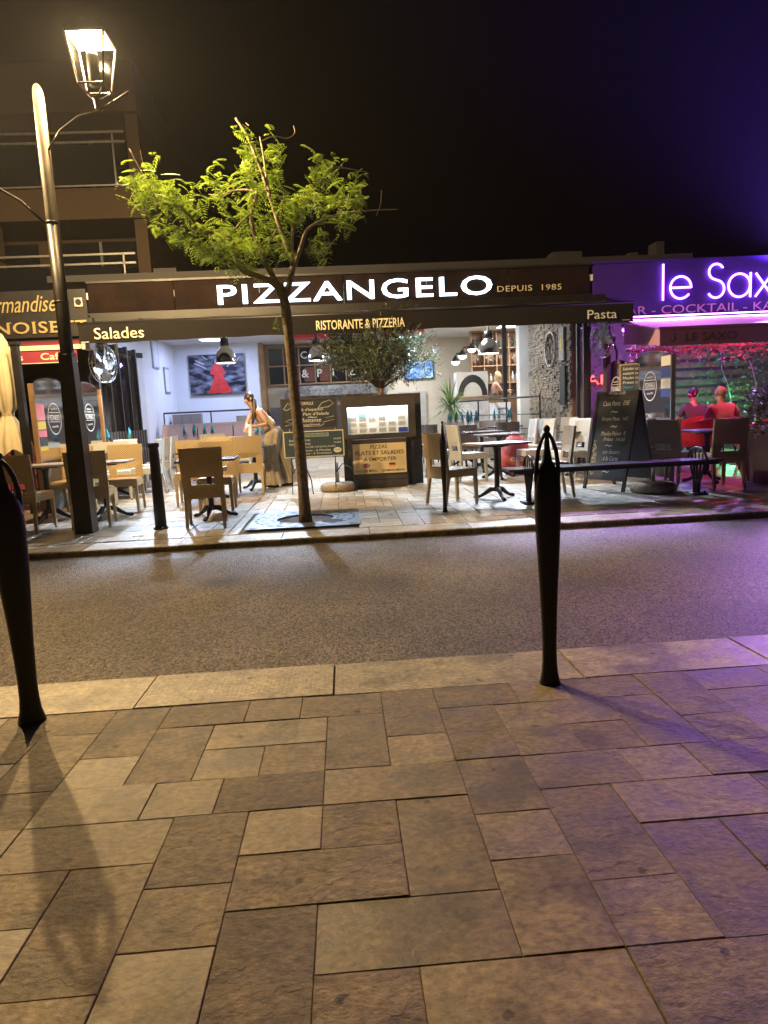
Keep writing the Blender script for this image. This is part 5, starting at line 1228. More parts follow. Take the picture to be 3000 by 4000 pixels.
text('Café', -4.66, -4.30, 2.22, 2.325, -.034, M['cream'], ca, depth=.002, off=.01); text('Glaces', -5.6, -4.93, 2.22, 2.325, -.034, M['cream'], ca, depth=.002, off=.01)
MB().bx(-4.02, -3.90, -.02, .25, 2.36, 2.50).build('end_housing', mat('white_metal', (.8, .8, .8), .4), ca)
# closed parasol
t = thing('closed_parasol', 'folded cream parasol tied at the waist beside a black pole', 'parasol', (-4.72, 10.0, tzf(10)))
fo = MB(); n = 40
Pf = [(2.52, .05), (2.40, .10), (2.1, .14), (1.75, .155), (1.5, .125), (1.42, .085), (1.38, .085), (1.25, .15), (1.05, .23), (.92, .27)]
for i, (z, r) in enumerate(Pf):
    for k in range(n):
        a = 2 * math.pi * k / n; w = 1 + (.16 if r > .09 else .06) * math.sin(a * 9 + i * .12); zz = z - (.14 * (.5 + .5 * math.sin(a * 4.5)) if i == len(Pf) - 1 else 0)
        fo.v.append((r * w * math.cos(a), r * w * math.sin(a), zz))
for i in range(len(Pf) - 1):
    for k in range(n): k2 = (k + 1) % n; fo.f.append((i * n + k, i * n + k2, (i + 1) * n + k2, (i + 1) * n + k))
fo.build('canopy', M['parasol'], t, True)
MB().lathe([(.088, 1.385), (.092, 1.41), (.088, 1.435)], 20, cap=False).build('strap', mat('strap_tan', (.45, .36, .2), .7), t, True)
MB().lathe([(.024, 0), (.024, 2.6)], 12).build('pole', M['blackpaint'], t, True)
t = thing('screen_post', 'black square post beside the folded cream parasol', 'post', (-4.44, 9.85, tzf(9.85)))
MB().bx(-.045, .045, -.045, .045, 0, 2.34).build('shaft', M['blackpaint'], t); MB().bx(-.06, .06, -.06, .06, 2.34, 2.38).build('cap', M['blackpaint'], t)
# cafe stools stacked behind the post
for k, lb in enumerate(('dark metal cafe chair left of the parasol foot', 'dark metal cafe chair behind the black post')):
    t = thing('metal_chair', lb, 'chair', (-5.0 + k * .55, 10.9 + k * .2, tzf(11)), R(20))
    MB().bx(-.2, .2, -.2, .2, .43, .46).build('seat', M['blackpaint'], t)
    for sx in (-1, 1):
        for sy in (-1, 1): MB().tube([(sx * .2, sy * .2, 0), (sx * .18, sy * .18, .43)], .012, 6).build('leg', M['blackpaint'], t)
    for z in (.6, .72, .84): MB().tube([(-.19, -.2, z), (.19, -.2, z)], .012, 6).build('back_rail', M['blackpaint'], t)
    for sx in (-1, 1): MB().tube([(sx * .19, -.2, .44), (sx * .19, -.22, .88)], .012, 6).build('back_post', M['blackpaint'], t)

# ================================================================== APARTMENTS BEHIND
ap = thing('apartment_block', 'brown rendered apartment block with balconies above the cafe', 'building', (0, 15.5, 0))
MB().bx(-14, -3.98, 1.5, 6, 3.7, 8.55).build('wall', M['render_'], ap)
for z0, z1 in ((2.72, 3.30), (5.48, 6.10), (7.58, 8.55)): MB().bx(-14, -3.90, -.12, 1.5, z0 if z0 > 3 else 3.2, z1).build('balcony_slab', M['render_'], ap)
for x in (-8.9, -7.35 - .0, -4.20): MB().bx(x, x + .26, 0.02, .32, 3.3, 7.58).build('pillar', M['render_'], ap)
MB().bx(-4.02, -3.98, .32, 1.5, 3.3, 7.58).build('end_wall', M['render_'], ap)
for z in (3.4, 6.12):
    for k in range(3):
        w = MB().bx(-11 + k * 2.35, -9.2 + k * 2.35, 1.44, 1.49, z, z + 2.0).build('window', M['darkglass'], ap)
        MB().bx(-10.13 + k * 2.35, -10.07 + k * 2.35, 1.40, 1.438, z, z + 2.0).build('mullion', M['planter'], w)
rl = M['galv']
for zt, zb in ((4.77, 3.34), (7.20, 6.14)):
    for z in (zt, zt - .19): MB().bx(-14, -4.22, -.10, -.06, z - .02, z + .02).build('rail', rl, ap)
    MB().bx(-14, -4.22, -.10, -.06, zb, zb + .03).build('rail', rl, ap)
    for k in range(7): MB().bx(-13.6 + k * 1.52, -13.57 + k * 1.52, -.1, -.06, zb, zt).build('rail_post', rl, ap)
    for k in range(6): MB().bx(-13.55 + k * 1.52, -12.12 + k * 1.52, -.085, -.078, zb + .05, zt - .24).build('glass_panel', M['darkglass'], ap)

# ================================================================== LE SAXO
VI = (.52, .24, 1.0)
sx_ = thing('cocktail_bar', 'cocktail bar front with violet light letters over a pink awning', 'bar', (0, 12.5, 0))
MB().bx(4.66, 11, -.02, .14, 2.64, 3.62).build('fascia', M['violet'], sx_)
MB().bx(4.64, 11, -.05, .16, 3.62, 3.66).build('fascia_cap', M['violet'], sx_)
MB().bx(5.1, 11, -.12, -.021, 2.645, 2.665).build('light_tray', M['violet'], sx_)
MB().bx(5.2, 11, -.13, -.121, 2.645, 2.665).build('light_strip', emis('violet_strip', (.6, .2, 1), 14), sx_)
MB().bx(4.68, 11, 2.6, 2.8, 0, 2.9).build('rear_wall', mat('plum_wall', (.16, .10, .13), .8, var=.2), sx_)
MB().bx(4.68, 11, .1, 2.8, 2.86, 2.95).build('patio_ceiling', M['dark'], sx_)
for k in range(13): MB().bx(7.3, 9.2, 2.52, 2.58, .3 + k * .19, .42 + k * .19).build('pallet_board', mat('pallet_wood_%d' % k, (.20 + .03 * (k % 3), .15, .10), .8, var=.3), sx_)
light('strip_light', 'AREA', (8.0, -.14, 2.66), 150, (.70, .2, 1), sx_, 5.6, (R(-35), 0, 0), sizey=.03)
neon = emis('violet_letter_glow', (.55, .18, 1.0), 9.0)
def stroke(pts):
    g = MB(); g.tube([(x, -.05, z) for x, z in pts], .018, 8)
    L = 0.0
    for p, q in zip(pts, pts[1:]):
        d = math.hypot(q[0] - p[0], q[1] - p[1]); k = 0
        while k * .034 < d:
            f = k * .034 / d; g.sphere((p[0] + (q[0] - p[0]) * f, -.068, p[1] + (q[1] - p[1]) * f), .013, 5, 4); k += 1
    return g
def arcp(cx, cz, r, a0, a1, n=20, ry=None): return [(cx + r * math.cos(R(a0 + (a1 - a0) * k / n)), cz + (ry or r) * math.sin(R(a0 + (a1 - a0) * k / n))) for k in range(n + 1)]
Ls = [[[(5.94, 2.94), (5.94, 3.57)]], [arcp(6.27, 3.15, .195, 0, 322, 22), [(6.075, 3.15), (6.465, 3.15)]],
      [arcp(6.93, 3.405, .135, 30, 250, 14) + arcp(6.93, 3.10, .155, 78, -150, 16)[0:17]],
      [arcp(7.37, 3.15, .205, 0, 360, 26), [(7.58, 2.94), (7.58, 3.37)]], [[(7.68, 2.94), (8.0, 3.35)], [(7.68, 3.35), (8.0, 2.94)]], [arcp(8.33, 3.15, .205, 0, 360, 26)]]
for Lt in Ls:
    g = MB()
    for pts in Lt: s_ = stroke(pts); g.add(s_.v, s_.f)
    g.build('light_letter', neon, sx_)
letters('BAR - COCKTAIL - KARAOKE', 5.12, 9.0, 2.70, 2.85, -.03, mat('mauve_letter', (.7, .35, .75), .5), sx_, depth=.004)
sw = thing('bar_awning', 'magenta lit bar awning with plum valance beside the pizzeria', 'awning', (0, 11.0, 0))
cv = MB(); nx = 40
for j in range(5):
    for i in range(nx + 1):
        x = 5.2 + 5.3 * i / nx; f = j / 4; cv.v.append((x, 1.42 * f, 2.29 + .33 * f - .03 * math.sin(math.pi * f) * (1 + math.sin(x * 2.4))))
for j in range(4):
    for i in range(nx): a = j * (nx + 1) + i; cv.f.append((a, a + 1, a + nx + 2, a + nx + 1))
cv.build('canvas', M['pink'], sw, True)
MB().bx(5.19, 10.5, -.03, .02, 2.265, 2.31).build('front_bar', M['plum'], sw)
MB().bx(5.2, 10.5, -.02, -.014, 2.01, 2.265).build('valance', M['plum'], sw)
MB().add([(5.2, 0, 2.02), (5.2, 1.42, 2.18), (5.2, 1.42, 2.54), (5.2, 0, 2.28)], [(0, 1, 2, 3)]).build('side_flap', M['pink'], sw)
text('LE SAXO', 5.62, 6.48, 2.07, 2.20, -.024, M['dark'], sw, depth=.002)
nt2 = MB(); nt2.tube([(5.42, -.024, 2.19), (5.44, -.024, 2.12), (5.40, -.024, 2.08), (5.37, -.024, 2.11)], .006, 5); nt2.build('emblem', M['dark'], sw)
# climbing plants, each vine its own
def vine(label, x, y, z0, z1, sp, nleaf, m):
    t = thing('climbing_vine', label, 'plant', (x, y, 0), 0, 'vines in the bar patio'); s = MB(); pts = []
    for k in range(9): pts.append(Vector((rnd.uniform(-sp, sp) * .5, rnd.uniform(-.1, .1), z0 + (z1 - z0) * k / 8)))
    s.tube(pts, [.018 - .0015 * k for k in range(9)], 6); s.build('stem', mat('pale_stem_%d' % int(x * 10), (.38, .36, .32), .8), t, True); l = MB()
    for _ in range(nleaf):
        p = rnd.choice(pts[2:]) + Vector((rnd.gauss(0, sp), rnd.gauss(0, .12), rnd.gauss(0, .25))); d = Vector((rnd.gauss(0, 1), rnd.gauss(0, 1), rnd.gauss(-.3, .6))).normalized() * rnd.uniform(.05, .09); w = d.orthogonal().normalized() * d.length * .4; w = Matrix.Rotation(rnd.uniform(0, 6.28), 3, d) @ w
        l.add([p, p + d * .5 + w, p + d, p + d * .5 - w], [(0, 1, 2, 3)])
    l.build('leaves', m, t)
vine('leafy vine lit green behind the seated man', 8.15, 14.2, .1, 2.7, .28, 420, M['ivy']); vine('vine with pale twisted stem beside the hazy screen', 6.0, 13.6, .1, 2.7, .25, 260, M['ivy']); vine('vine with bluish stems near the flower planter', 8.05, 13.0, .1, 2.6, .25, 260, M['ivy']); vine('thin vine climbing behind the hazy screens', 5.3, 14.4, .1, 2.7, .3, 300, M['ivy'])
t = thing('leaf_garland', 'thick garland of red and orange leaves under the bar awning', 'garland', (5.2, 12.3, 2.05))
l = MB()
for _ in range(900):
    p = Vector((rnd.uniform(0, 4), rnd.gauss(0, .12), rnd.gauss(.0, .13))); d = Vector((rnd.gauss(0, 1), rnd.gauss(0, 1), rnd.gauss(-.3, .6))).normalized() * rnd.uniform(.06, .1); w = d.orthogonal().normalized() * d.length * .4; l.add([p, p + d * .5 + w, p + d, p + d * .5 - w], [(0, 1, 2, 3)])
l.build('leaves', mat('autumn_leaf', (.22, .12, .08), .6, var=.6, vscale=3, trans=.3), t); MB().tube([(0, 0, 0), (2, 0, .03), (4, 0, 0)], .02, 6).build('stem', M['bark'], t)
# coloured patio lamps
def spot_lamp(label, loc, c, p):
    t = thing('patio_lamp', label, 'lamp', loc, 0, 'coloured lamps in the bar patio')
    MB().lathe([(.04, .0), (.05, .08), (.03, .1)], 12).build('housing', M['blackpaint'], t, True); MB().sphere((0, 0, -.012), .034, 10, 7).build('bulb', emis('bulb_' + label[:6].replace(' ', '_'), c, 7), t, True)
    light('patio_light', 'POINT', (0, 0, -.09), p, c, t, .05)
spot_lamp('red lamp over the seated man', (6.6, 11.25, 2.24), (1, .02, .08), 75); spot_lamp('green lamp among the patio leaves', (8.1, 13.75, .95), (.1, 1, .35), 60); spot_lamp('blue lamp under the leaf garland', (6.7, 13.0, 2.35), (.15, .25, 1), 95); spot_lamp('crimson lamp near the flower planter', (7.4, 11.4, 2.25), (1, .05, .25), 85); spot_lamp('violet lamp behind the hazy screens', (5.4, 12.9, 2.5), (.6, .14, 1), 150)
# red neon word inside the bar
t = thing('neon_sign', 'small red neon word glowing behind the hazy screen', 'neon sign', (5.2, 14.9, 1.55)); text('BAR', 0, .75, 0, .2, 0, emis('red_neon', (1, .08, .06), 5), t)
# bar furniture
def tubchair(label, x, y, face):
    t = thing('tub_chair', label, 'chair', (x, y, tzf(y)), R(face), 'red plastic tub chairs'); b = MB(); n = 14
    for k in range(n):
        a0, a1 = R(170 + 200 * k / n), R(170 + 200 * (k + 1) / n); h = lambda a: .70 + .12 * max(0, -math.sin(a)); q = lambda a, r: (r * math.cos(a), r * math.sin(a))
        b.hexa([(*q(a0, .27), .38), (*q(a1, .27), .38), (*q(a1, .245), .38), (*q(a0, .245), .38)], [(*q(a0, .34), h(a0)), (*q(a1, .34), h(a1)), (*q(a1, .31), h(a1)), (*q(a0, .31), h(a0))])
    b.build('shell', M['redpl'], t); MB().lathe([(.25, .38), (.26, .43)], 18).build('seat', M['redpl'], t)
    for k in range(4): a = R(45 + 90 * k); MB().tube([(.24 * math.cos(a), .24 * math.sin(a), 0), (.18 * math.cos(a), .18 * math.sin(a), .38)], .015, 6).build('leg', M['blackpaint'], t)
tubchair('red tub chair under the seated man', 6.55, 11.45, 10); tubchair('empty red tub chair beside the hazy screen end', 5.85, 11.1, 20); tubchair('red tub chair with its arm toward the flower planter', 6.55, 10.6, 60)
# planter with flowers
t = thing('flower_planter', 'tall grey planter with a pale stripe at the terrace corner', 'planter', (5.95, 8.86, tzf(8.86)))
h = .74; MB().hexa([(-.34, -.3, 0), (.34, -.3, 0), (.34, .3, 0), (-.34, .3, 0)], [(-.42, -.36, h), (.42, -.36, h), (.42, .36, h), (-.42, .36, h)]).build('tub', M['planter'], t)
MB().hexa([(-.22, -.352, .26), (-.06, -.335, .22), (-.06, -.33, .22), (-.22, -.345, .26)], [(-.2, -.366, h - .003), (.05, -.366, h - .003), (.05, -.358, h - .003), (-.2, -.358, h - .003)]).build('stripe', M['concrete'], t)
MB().bx(-.38, .38, -.32, .32, h - .0, h + .015).build('soil', M['joint'], t)
t = thing('flowering_shrub', 'flowering shrub with pink and cream blooms in the grey planter', 'plant', (5.95, 8.86, tzf(8.86) + .75)); l = MB()
for _ in range(1500):
    a = rnd.uniform(0, 6.28); r = .5 * rnd.random() ** .5; p = Vector((r * math.cos(a), .8 * r * math.sin(a), rnd.uniform(-.12, .62) * (1 - .5 * r))); d = Vector((p.x, p.y, .3)).normalized() * rnd.uniform(.05, .09) + Vector((rnd.gauss(0, .03), rnd.gauss(0, .03), rnd.gauss(0, .03))); w = Matrix.Rotation(rnd.uniform(0, 6.28), 3, d) @ (d.orthogonal().normalized() * .02); l.add([p, p + d * .5 + w, p + d, p + d * .5 - w], [(0, 1, 2, 3)])
l.build('foliage', M['leafdark'], t); MB().tube([(0, 0, 0), (0.05, 0, .3), (.02, 0, .5)], .02, 6).build('stem', M['bark'], t)
fm = [mat('pink_petal', (.7, .12, .2), .6), mat('cream_petal', (.75, .6, .45), .6)]
for k, (x, y, z) in enumerate(((-.42, -.3, .12), (-.3, -.36, .28), (-.36, -.2, .42), (-.2, -.3, .52), (-.05, -.38, .3), (-.5, -.1, -.08), (-.1, -.3, .6), (-.28, -.34, .05))):
    g = MB()
    for q in range(5):
        a = q * 1.2566; c_, s_ = math.cos(a), math.sin(a); g.add([(x, y, z), (x + .035 * math.cos(a - .5), y - .01, z + .035 * math.sin(a - .5)), (x + .06 * c_, y - .025, z + .06 * s_), (x + .035 * math.cos(a + .5), y - .01, z + .035 * math.sin(a + .5))], [(0, 1, 2, 3)])
    g.build('bloom', fm[k % 2], t)
# added out-of-view fixture, carries the sign's violet light onto road, bench and air
t = thing('added_violet_floodlight', 'violet floodlight bar added out of view past the bar letters', 'floodlight', (8.9, 12.36, 3.3))
MB().bx(-.4, .4, -.06, .06, 0, .09).build('housing', M['blackpaint'], t); MB().bx(-.38, .38, -.068, -.0605, .01, .08).build('lens', emis('violet_lens', (.5, .15, 1), 4), t)
light('added_violet_spot', 'SPOT', (0, -.12, .03), 3300, VI, t, .15, (R(-69), 0, R(-26.5)), 36, 1.0)
light('added_violet_wash', 'AREA', (-.2, -.12, .03), 60, VI, t, .7, (R(-80), 0, R(-40)), sizey=.1)
light('added_sky_uplight', 'SPOT', (-.3, -.05, .12), 42000, (.20, .08, 1.0), t, .1, (R(180), 0, 0), 160, 1.0)  # upward beam added only to give the haze a violet glow
light('added_bench_beam', 'SPOT', (-.3, -.12, .03), 6500, VI, t, .1, (R(-62), 0, R(-49)), 20, .8)  # extra beam added to turn the bench end violet

# ================================================================== PEOPLE
def skin_mesh(name, V, E, root, sub=2):
    me = bpy.data.meshes.new(name); idx = {k: i for i, k in enumerate(V)}
    me.from_pydata([v[:3] for v in V.values()], [(idx[a], idx[b]) for a, b in E], [])
    ob = bpy.data.objects.new(name, me); col.objects.link(ob)
    ob.modifiers.new('skin', 'SKIN'); s = ob.modifiers.new('sub', 'SUBSURF'); s.levels = sub; s.render_levels = sub
    for k, i in idx.items():
        r = V[k][3]; sv = me.skin_vertices[0].data[i]; sv.radius = (r, r) if not hasattr(r, '__len__') else r; sv.use_root = (k == root)
    dg = bpy.context.evaluated_depsgraph_get(); dg.update()
    out = bpy.data.meshes.new_from_object(ob.evaluated_get(dg)); bpy.data.objects.remove(ob); bpy.data.meshes.remove(me)
    for p in out.polygons: p.use_smooth = True
    return out
def human(label, J, loc, skin, fwd):
    """J: joints in metres relative to loc; fwd: facing direction of the head"""
    t = thing('person', label, 'person', loc)
    D = dict(pelvis=.115, spine=.105, chest=.125, neck=.047, jaw=.060, head=.083, crown=.058, lsh=.052, lel=.038, lwr=.025, rsh=.052, rel=.038, rwr=.025, lhip=.085, lkn=.055, lan=.038, ltoe=.03, rhip=.085, rkn=.055, ran=.038, rtoe=.03)
    V = {k: (*J[k], D[k]) for k in J}
    E = [('pelvis', 'spine'), ('spine', 'chest'), ('chest', 'neck'), ('neck', 'jaw'), ('jaw', 'head'), ('head', 'crown')]
    f = Vector(fwd).normalized(); hd = Vector(J['head']); up = (Vector(J['crown']) - Vector(J['jaw'])).normalized()
    V['nose'] = (*(hd + f * .090 - up * .018), .013); E.append(('head', 'nose'))
    V['chin'] = (*(Vector(J['jaw']) + f * .045 - up * .005), .03); E.append(('jaw', 'chin'))
    for s in 'lr':
        E += [('chest', s + 'sh'), (s + 'sh', s + 'el'), (s + 'el', s + 'wr'), ('pelvis', s + 'hip'), (s + 'hip', s + 'kn'), (s + 'kn', s + 'an'), (s + 'an', s + 'toe')]
        w = Vector(J[s + 'wr']); d = (w - Vector(J[s + 'el'])).normalized(); sd = d.cross(Vector((0, 0, 1))).normalized(); dn = sd.cross(d)
        V[s + 'palm'] = (*(w + d * .06), .028); E.append((s + 'wr', s + 'palm'))
        for q, (o, L) in enumerate(((-.027, .06), (-.009, .072), (.009, .068), (.026, .055))):
            b = w + d * .085 + sd * o; V[s + 'f%d' % q] = (*b, .009); V[s + 'g%d' % q] = (*(b + d * L * .6 - dn * .01), .008); V[s + 'h%d' % q] = (*(b + d * L * .85 - dn * .035), .007); E += [(s + 'palm', s + 'f%d' % q), (s + 'f%d' % q, s + 'g%d' % q), (s + 'g%d' % q, s + 'h%d' % q)]
        V[s + 't0'] = (*(w + d * .05 + sd * .035), .01); V[s + 't1'] = (*(w + d * .085 + sd * .05 - dn * .015), .008); E += [(s + 'palm', s + 't0'), (s + 't0', s + 't1')]
    mk('body', skin_mesh('body', V, E, 'pelvis'), skin, t)
    sd = f.cross(up).normalized()
    for s in (-1, 1):
        MB().sphere(hd + f * .072 + sd * s * .030 + up * .010, .008, 8, 6).build('eye', M['dark'], t, True)
        MB().sphere(hd + sd * s * .088 - f * .005, .024, 8, 6, (.6, .6, 1.2)).build('ear', skin, t, True)
    MB().tube([hd + f * .079 - up * .048 + sd * .024, hd + f * .088 - up * .05, hd + f * .079 - up * .048 - sd * .024], .006, 6).build('mouth', mat('lips', (.32, .10, .09), .5), t)
    return t, f, up, hd
def loft(name, rings, m, t, n=20, fold=.0, nf=7):
    """clothing: rings of (centre, rx, ry, axis angle)"""
    mb = MB()
    for i, (c, rx, ry, an) in enumerate(rings):
        for k in range(n):
            a = 2 * math.pi * k / n; w = 1 + fold * (i / len(rings)) * math.sin(a * nf + i * .4); x, y = rx * w * math.cos(a), ry * w * math.sin(a)
            mb.v.append((c[0] + x * math.cos(an) - y * math.sin(an), c[1] + x * math.sin(an) + y * math.cos(an), c[2]))
    for i in range(len(rings) - 1):
        for k in range(n): k2 = (k + 1) % n; mb.f.append((i * n + k, i * n + k2, (i + 1) * n + k2, (i + 1) * n + k))
    return mb.build(name, m, t, True)
def garment(name, V, E, root, m, t, sub=2): return mk(name, skin_mesh(name, V, E, root, sub), m, t)
def haircap(t, hd, up, f, m, r=.098, low=0.0):
    """hair mass set back from the face, with a few locks breaking its outline"""
    g = MB(); n, mrow = 18, 12; Q = Matrix((f.cross(up).normalized(), f, up)).transposed(); c0 = hd - f * .020 + up * (.022 - low * .5)
    for i in range(mrow + 1):
        th = math.pi * i / mrow
        for k in range(n):
            a = 2 * math.pi * k / n; w = 1 + .03 * math.sin(a * 9 + i)
            g.v.append(tuple(c0 + Q @ Vector((r * .90 * w * math.sin(th) * math.cos(a), r * .95 * w * math.sin(th) * math.sin(a), (r + (low if th > 1.57 else 0)) * math.cos(th)))))
    for i in range(mrow):
        for k in range(n): k2 = (k + 1) % n; g.f.append((i * n + k, i * n + k2, (i + 1) * n + k2, (i + 1) * n + k))
    return g.build('hair', m, t, True)

# waitress leaning over the table
J = dict(pelvis=(0, 0, .93), spine=(-.09, -.01, 1.06), chest=(-.19, -.02, 1.22), neck=(-.29, -.03, 1.345), jaw=(-.345, -.04, 1.42), head=(-.37, -.045, 1.485), crown=(-.385, -.05, 1.545),
         lsh=(-.21, -.18, 1.30), lel=(-.07, -.23, 1.07), lwr=(-.27, -.24, 1.045), rsh=(-.34, .11, 1.29), rel=(-.44, .03, 1.09), rwr=(-.44, -.10, 1.02),
         lhip=(.0, -.09, .88), lkn=(-.01, -.12, .48), lan=(.0, -.13, .08), ltoe=(-.12, -.16, .035), rhip=(.02, .09, .88), rkn=(.08, .06, .48), ran=(.23, .03, .08), rtoe=(.11, .0, .035))
WL = (-1.18, 11.68, tzf(11.68))
t, f, up, hd = human('waitress in a sand linen jumpsuit bending over a table with a glass', J, WL, M['skin'], (-.75, -.45, -.5))
haircap(t, hd, up, f, M['hair'], .096)
MB().tube([hd - f * .06 + up * .02, hd - f * .09 - up * .07 + Vector((0, -.04, 0)), Vector((-.27, -.13, 1.30)), Vector((-.30, -.15, 1.17)), Vector((-.32, -.15, 1.08))], [.03, .04, .04, .034, .012], 10).build('ponytail', M['hair'], t, True)
garment('top', {'a': (.0, 0, .97, .13), 'b': (-.09, -.01, 1.08, .122), 'c': (-.19, -.02, 1.21, .135), 'd': (-.23, -.1, 1.27, .06), 'e': (-.30, .05, 1.27, .06)}, [('a', 'b'), ('b', 'c'), ('c', 'd'), ('c', 'e')], 'a', mat('ivory_linen', (.52, .46, .36), .85, bump=.2), t)
for s, K in ((-1, ((0, -.03, .99), (-.02, -.08, .86), (-.06, -.12, .5), (-.04, -.14, .22), (-.02, -.15, .05))), (1, ((.01, .03, .99), (.04, .08, .86), (.13, .05, .5), (.19, .03, .22), (.23, .02, .06)))):
    loft('trouser_leg', [(K[0], .105, .10, 0), ((K[0][0] * .5 + K[1][0] * .5, (K[0][1] + K[1][1]) / 2, .93), .135, .125, 0), (K[1], .135, .12, 0), (K[2], .112, .105, 0), (K[3], .118, .11, .3), (K[4], .135, .125, .3)], M['linen'], t, 36, .30, 7)
loft('waistband', [((.0, 0, .965), .135, .13, 0), ((-.01, 0, 1.0), .13, .125, 0), ((-.02, 0, 1.02), .128, .122, 0)], M['linen'], t)
for k in ('l', 'r'):
    a = Vector(J[k + 'an']); b = Vector(J[k + 'toe']); MB().tube([a + Vector((.05, 0, -.035)), a + Vector((0, 0, -.03)), b + Vector((0, 0, .008)), b + Vector((-.05, -.012, .0))], [.04, .05, .042, .025], 10).build('shoe', M['shoe'], t, True)
t = thing('tall_glass', 'tall clear glass held by the waitress', 'glass', (-1.535, 11.44, tzf(11.4) + .80))
MB().lathe([(.034, 0), (.042, .28), (.038, .28), (.030, .012)], 14, cap=False).build('glass', mat('frosted_glass', (.55, .58, .6), .2, spec=.6), t, True)
MB().tube([(0, 0, .02), (.012, 0, .36)], .006, 6).build('straw', M['whitel'], t)

# blonde woman behind the bar
J = dict(pelvis=(0, 0, .93), spine=(.02, 0, 1.08), chest=(.05, 0, 1.28), neck=(.10, 0, 1.45), jaw=(.15, -.01, 1.52), head=(.165, -.015, 1.59), crown=(.165, -.015, 1.65), lsh=(.07, .17, 1.38), lel=(.22, .2, 1.18), lwr=(.40, .12, 1.16), rsh=(.07, -.17, 1.38), rel=(.2, -.2, 1.16), rwr=(.40, -.16, 1.18), lhip=(0, .09, .88), lkn=(0, .09, .48), lan=(0, .09, .08), ltoe=(.12, .1, .035), rhip=(0, -.09, .88), rkn=(0, -.09, .48), ran=(0, -.09, .08), rtoe=(.12, -.1, .035))
t, f, up, hd = human('blonde woman in a patterned sleeveless dress working behind the bar', J, (4.22, 18.95, .42), M['skin'], (.85, -.25, -.4))
haircap(t, hd, up, f, M['blonde'], .112, .03)
garment('dress', {'a': (0, 0, .6, .17), 'b': (0, 0, .93, .14), 'c': (.02, 0, 1.1, .118), 'd': (.05, 0, 1.28, .138), 'e': (.07, .1, 1.37, .05), 'g': (.07, -.1, 1.37, .05)}, [('a', 'b'), ('b', 'c'), ('c', 'd'), ('d', 'e'), ('d', 'g')], 'b', mat('navy_white_print', (.11, .12, .16), .8, var=.95, vscale=14), t)
# two guests in the bar patio
def seated(y=0): return dict(pelvis=(0, 0, .52), spine=(0, .02, .68), chest=(0, .03, .88), neck=(0, .05, 1.08), jaw=(0, .075, 1.155), head=(0, .085, 1.225), crown=(0, .08, 1.285), lsh=(-.18, .03, 1.0), lel=(-.25, .1, .76), lwr=(-.16, .3, .76), rsh=(.18, .03, 1.0), rel=(.30, .02, .80), rwr=(.36, .2, .79), lhip=(-.09, .02, .50), lkn=(-.13, .40, .50), lan=(-.13, .40, .08), ltoe=(-.14, .52, .035), rhip=(.09, .02, .50), rkn=(.13, .40, .50), ran=(.13, .40, .08), rtoe=(.14, .52, .035))
J = seated(); t, f, up, hd = human('man seen from behind in a shirt under red light, seated in a tub chair', J, (6.52, 11.42, tzf(11.4)), M['skin'], (-.1, 1, -.1))
haircap(t, hd, up, f, mat('short_grey_hair', (.22, .19, .17), .7, var=.3, vscale=50), .094)
shirt = mat('washed_shirt', (.34, .22, .21), .85, var=.1, vscale=6, bump=.3, bscale=18)
garment('shirt', {'a': (0, 0, .55, .15), 'b': (0, .02, .70, .15), 'c': (0, .03, .90, .165), 'd': (0, .045, 1.03, .07), 'e': (-.19, .03, .99, .075), 'g': (-.245, .085, .80, .065), 'h': (.19, .03, .99, .075), 'i': (.285, .02, .83, .065)}, [('a', 'b'), ('b', 'c'), ('c', 'd'), ('c', 'e'), ('e', 'g'), ('c', 'h'), ('h', 'i')], 'b', shirt, t)
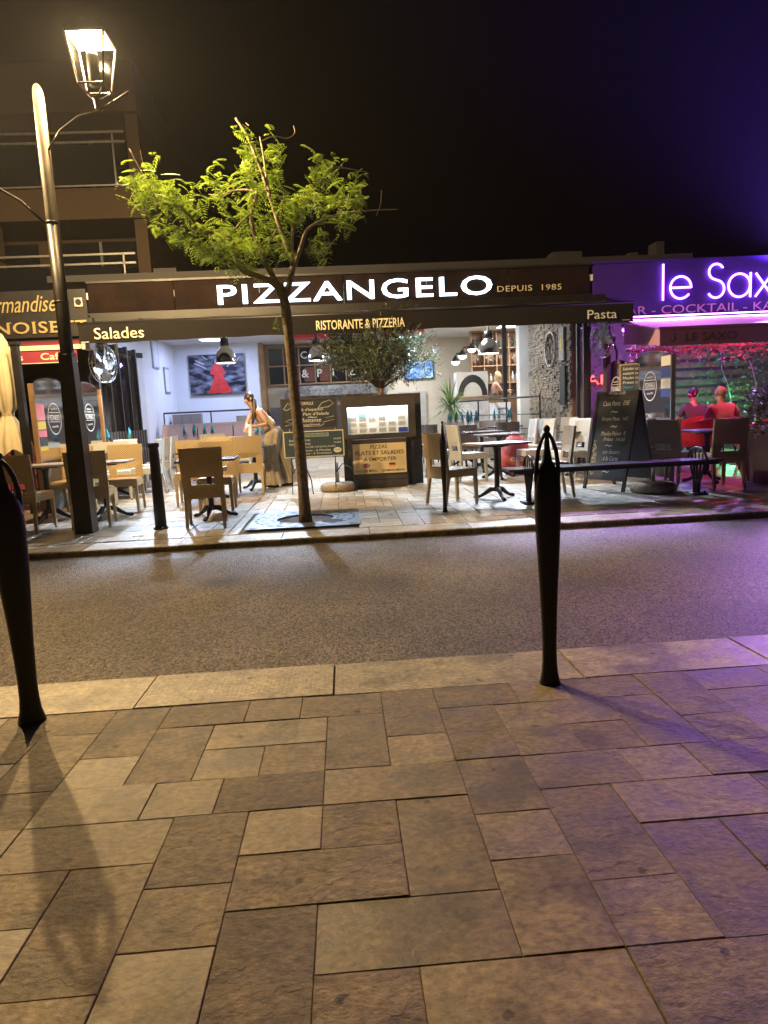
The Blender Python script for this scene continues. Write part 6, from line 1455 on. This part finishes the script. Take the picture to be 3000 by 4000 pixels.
garment('trousers', {'p': (0, 0, .52, .14), 'a': (-.10, .03, .51, .1), 'b': (-.13, .40, .50, .08), 'c': (-.13, .40, .1, .06), 'd': (.10, .03, .51, .1), 'e': (.13, .40, .50, .08), 'g': (.13, .40, .1, .06)}, [('p', 'a'), ('a', 'b'), ('b', 'c'), ('p', 'd'), ('d', 'e'), ('e', 'g')], 'p', M['dark'], t)
J = seated(); t, f, up, hd = human('dark haired guest in profile beyond the red lit man', J, (6.62, 12.55, tzf(12.5)), M['skin'], (-1, 0, -.15)); t.rotation_euler.z = R(0)
haircap(t, hd, up, f, M['hair'], .10)
garment('shirt', {'a': (0, 0, .55, .15), 'b': (0, .02, .70, .145), 'c': (0, .03, .90, .155), 'd': (0, .045, 1.03, .06), 'e': (-.19, .03, .99, .07), 'g': (-.245, .085, .80, .06), 'h': (.19, .03, .99, .07), 'i': (.285, .02, .83, .06)}, [('a', 'b'), ('b', 'c'), ('c', 'd'), ('c', 'e'), ('e', 'g'), ('c', 'h'), ('h', 'i')], 'b', mat('dark_shirt', (.08, .06, .1), .85), t)
garment('trousers', {'p': (0, 0, .52, .14), 'a': (-.10, .03, .51, .1), 'b': (-.13, .40, .50, .08), 'c': (-.13, .40, .1, .06), 'd': (.10, .03, .51, .1), 'e': (.13, .40, .50, .08), 'g': (.13, .40, .1, .06)}, [('p', 'a'), ('a', 'b'), ('b', 'c'), ('p', 'd'), ('d', 'e'), ('e', 'g')], 'p', M['dark'], t)
tubchair('red tub chair under the dark haired guest', 6.62, 12.55, 0)

# ================================================================== ADDED HAZE FOR THE LAMP GLOW
hz = MB().bx(-300, 300, -300, 300, -2.0, 9.2).build('haze', None); tag(hz, kind='stuff')  # thin volume added, stands in for lens glow around lamps and sign
hm = bpy.data.materials.new('added_glow_haze'); hm.use_nodes = True; hm.node_tree.nodes.clear()
_v = hm.node_tree.nodes.new('ShaderNodeVolumePrincipled'); _o = hm.node_tree.nodes.new('ShaderNodeOutputMaterial')
_v.inputs['Color'].default_value = (.9, .9, .9, 1); _v.inputs['Density'].default_value = .0007; _v.inputs['Anisotropy'].default_value = .5
hm.node_tree.links.new(_v.outputs[0], _o.inputs['Volume']); hz.data.materials.append(hm)
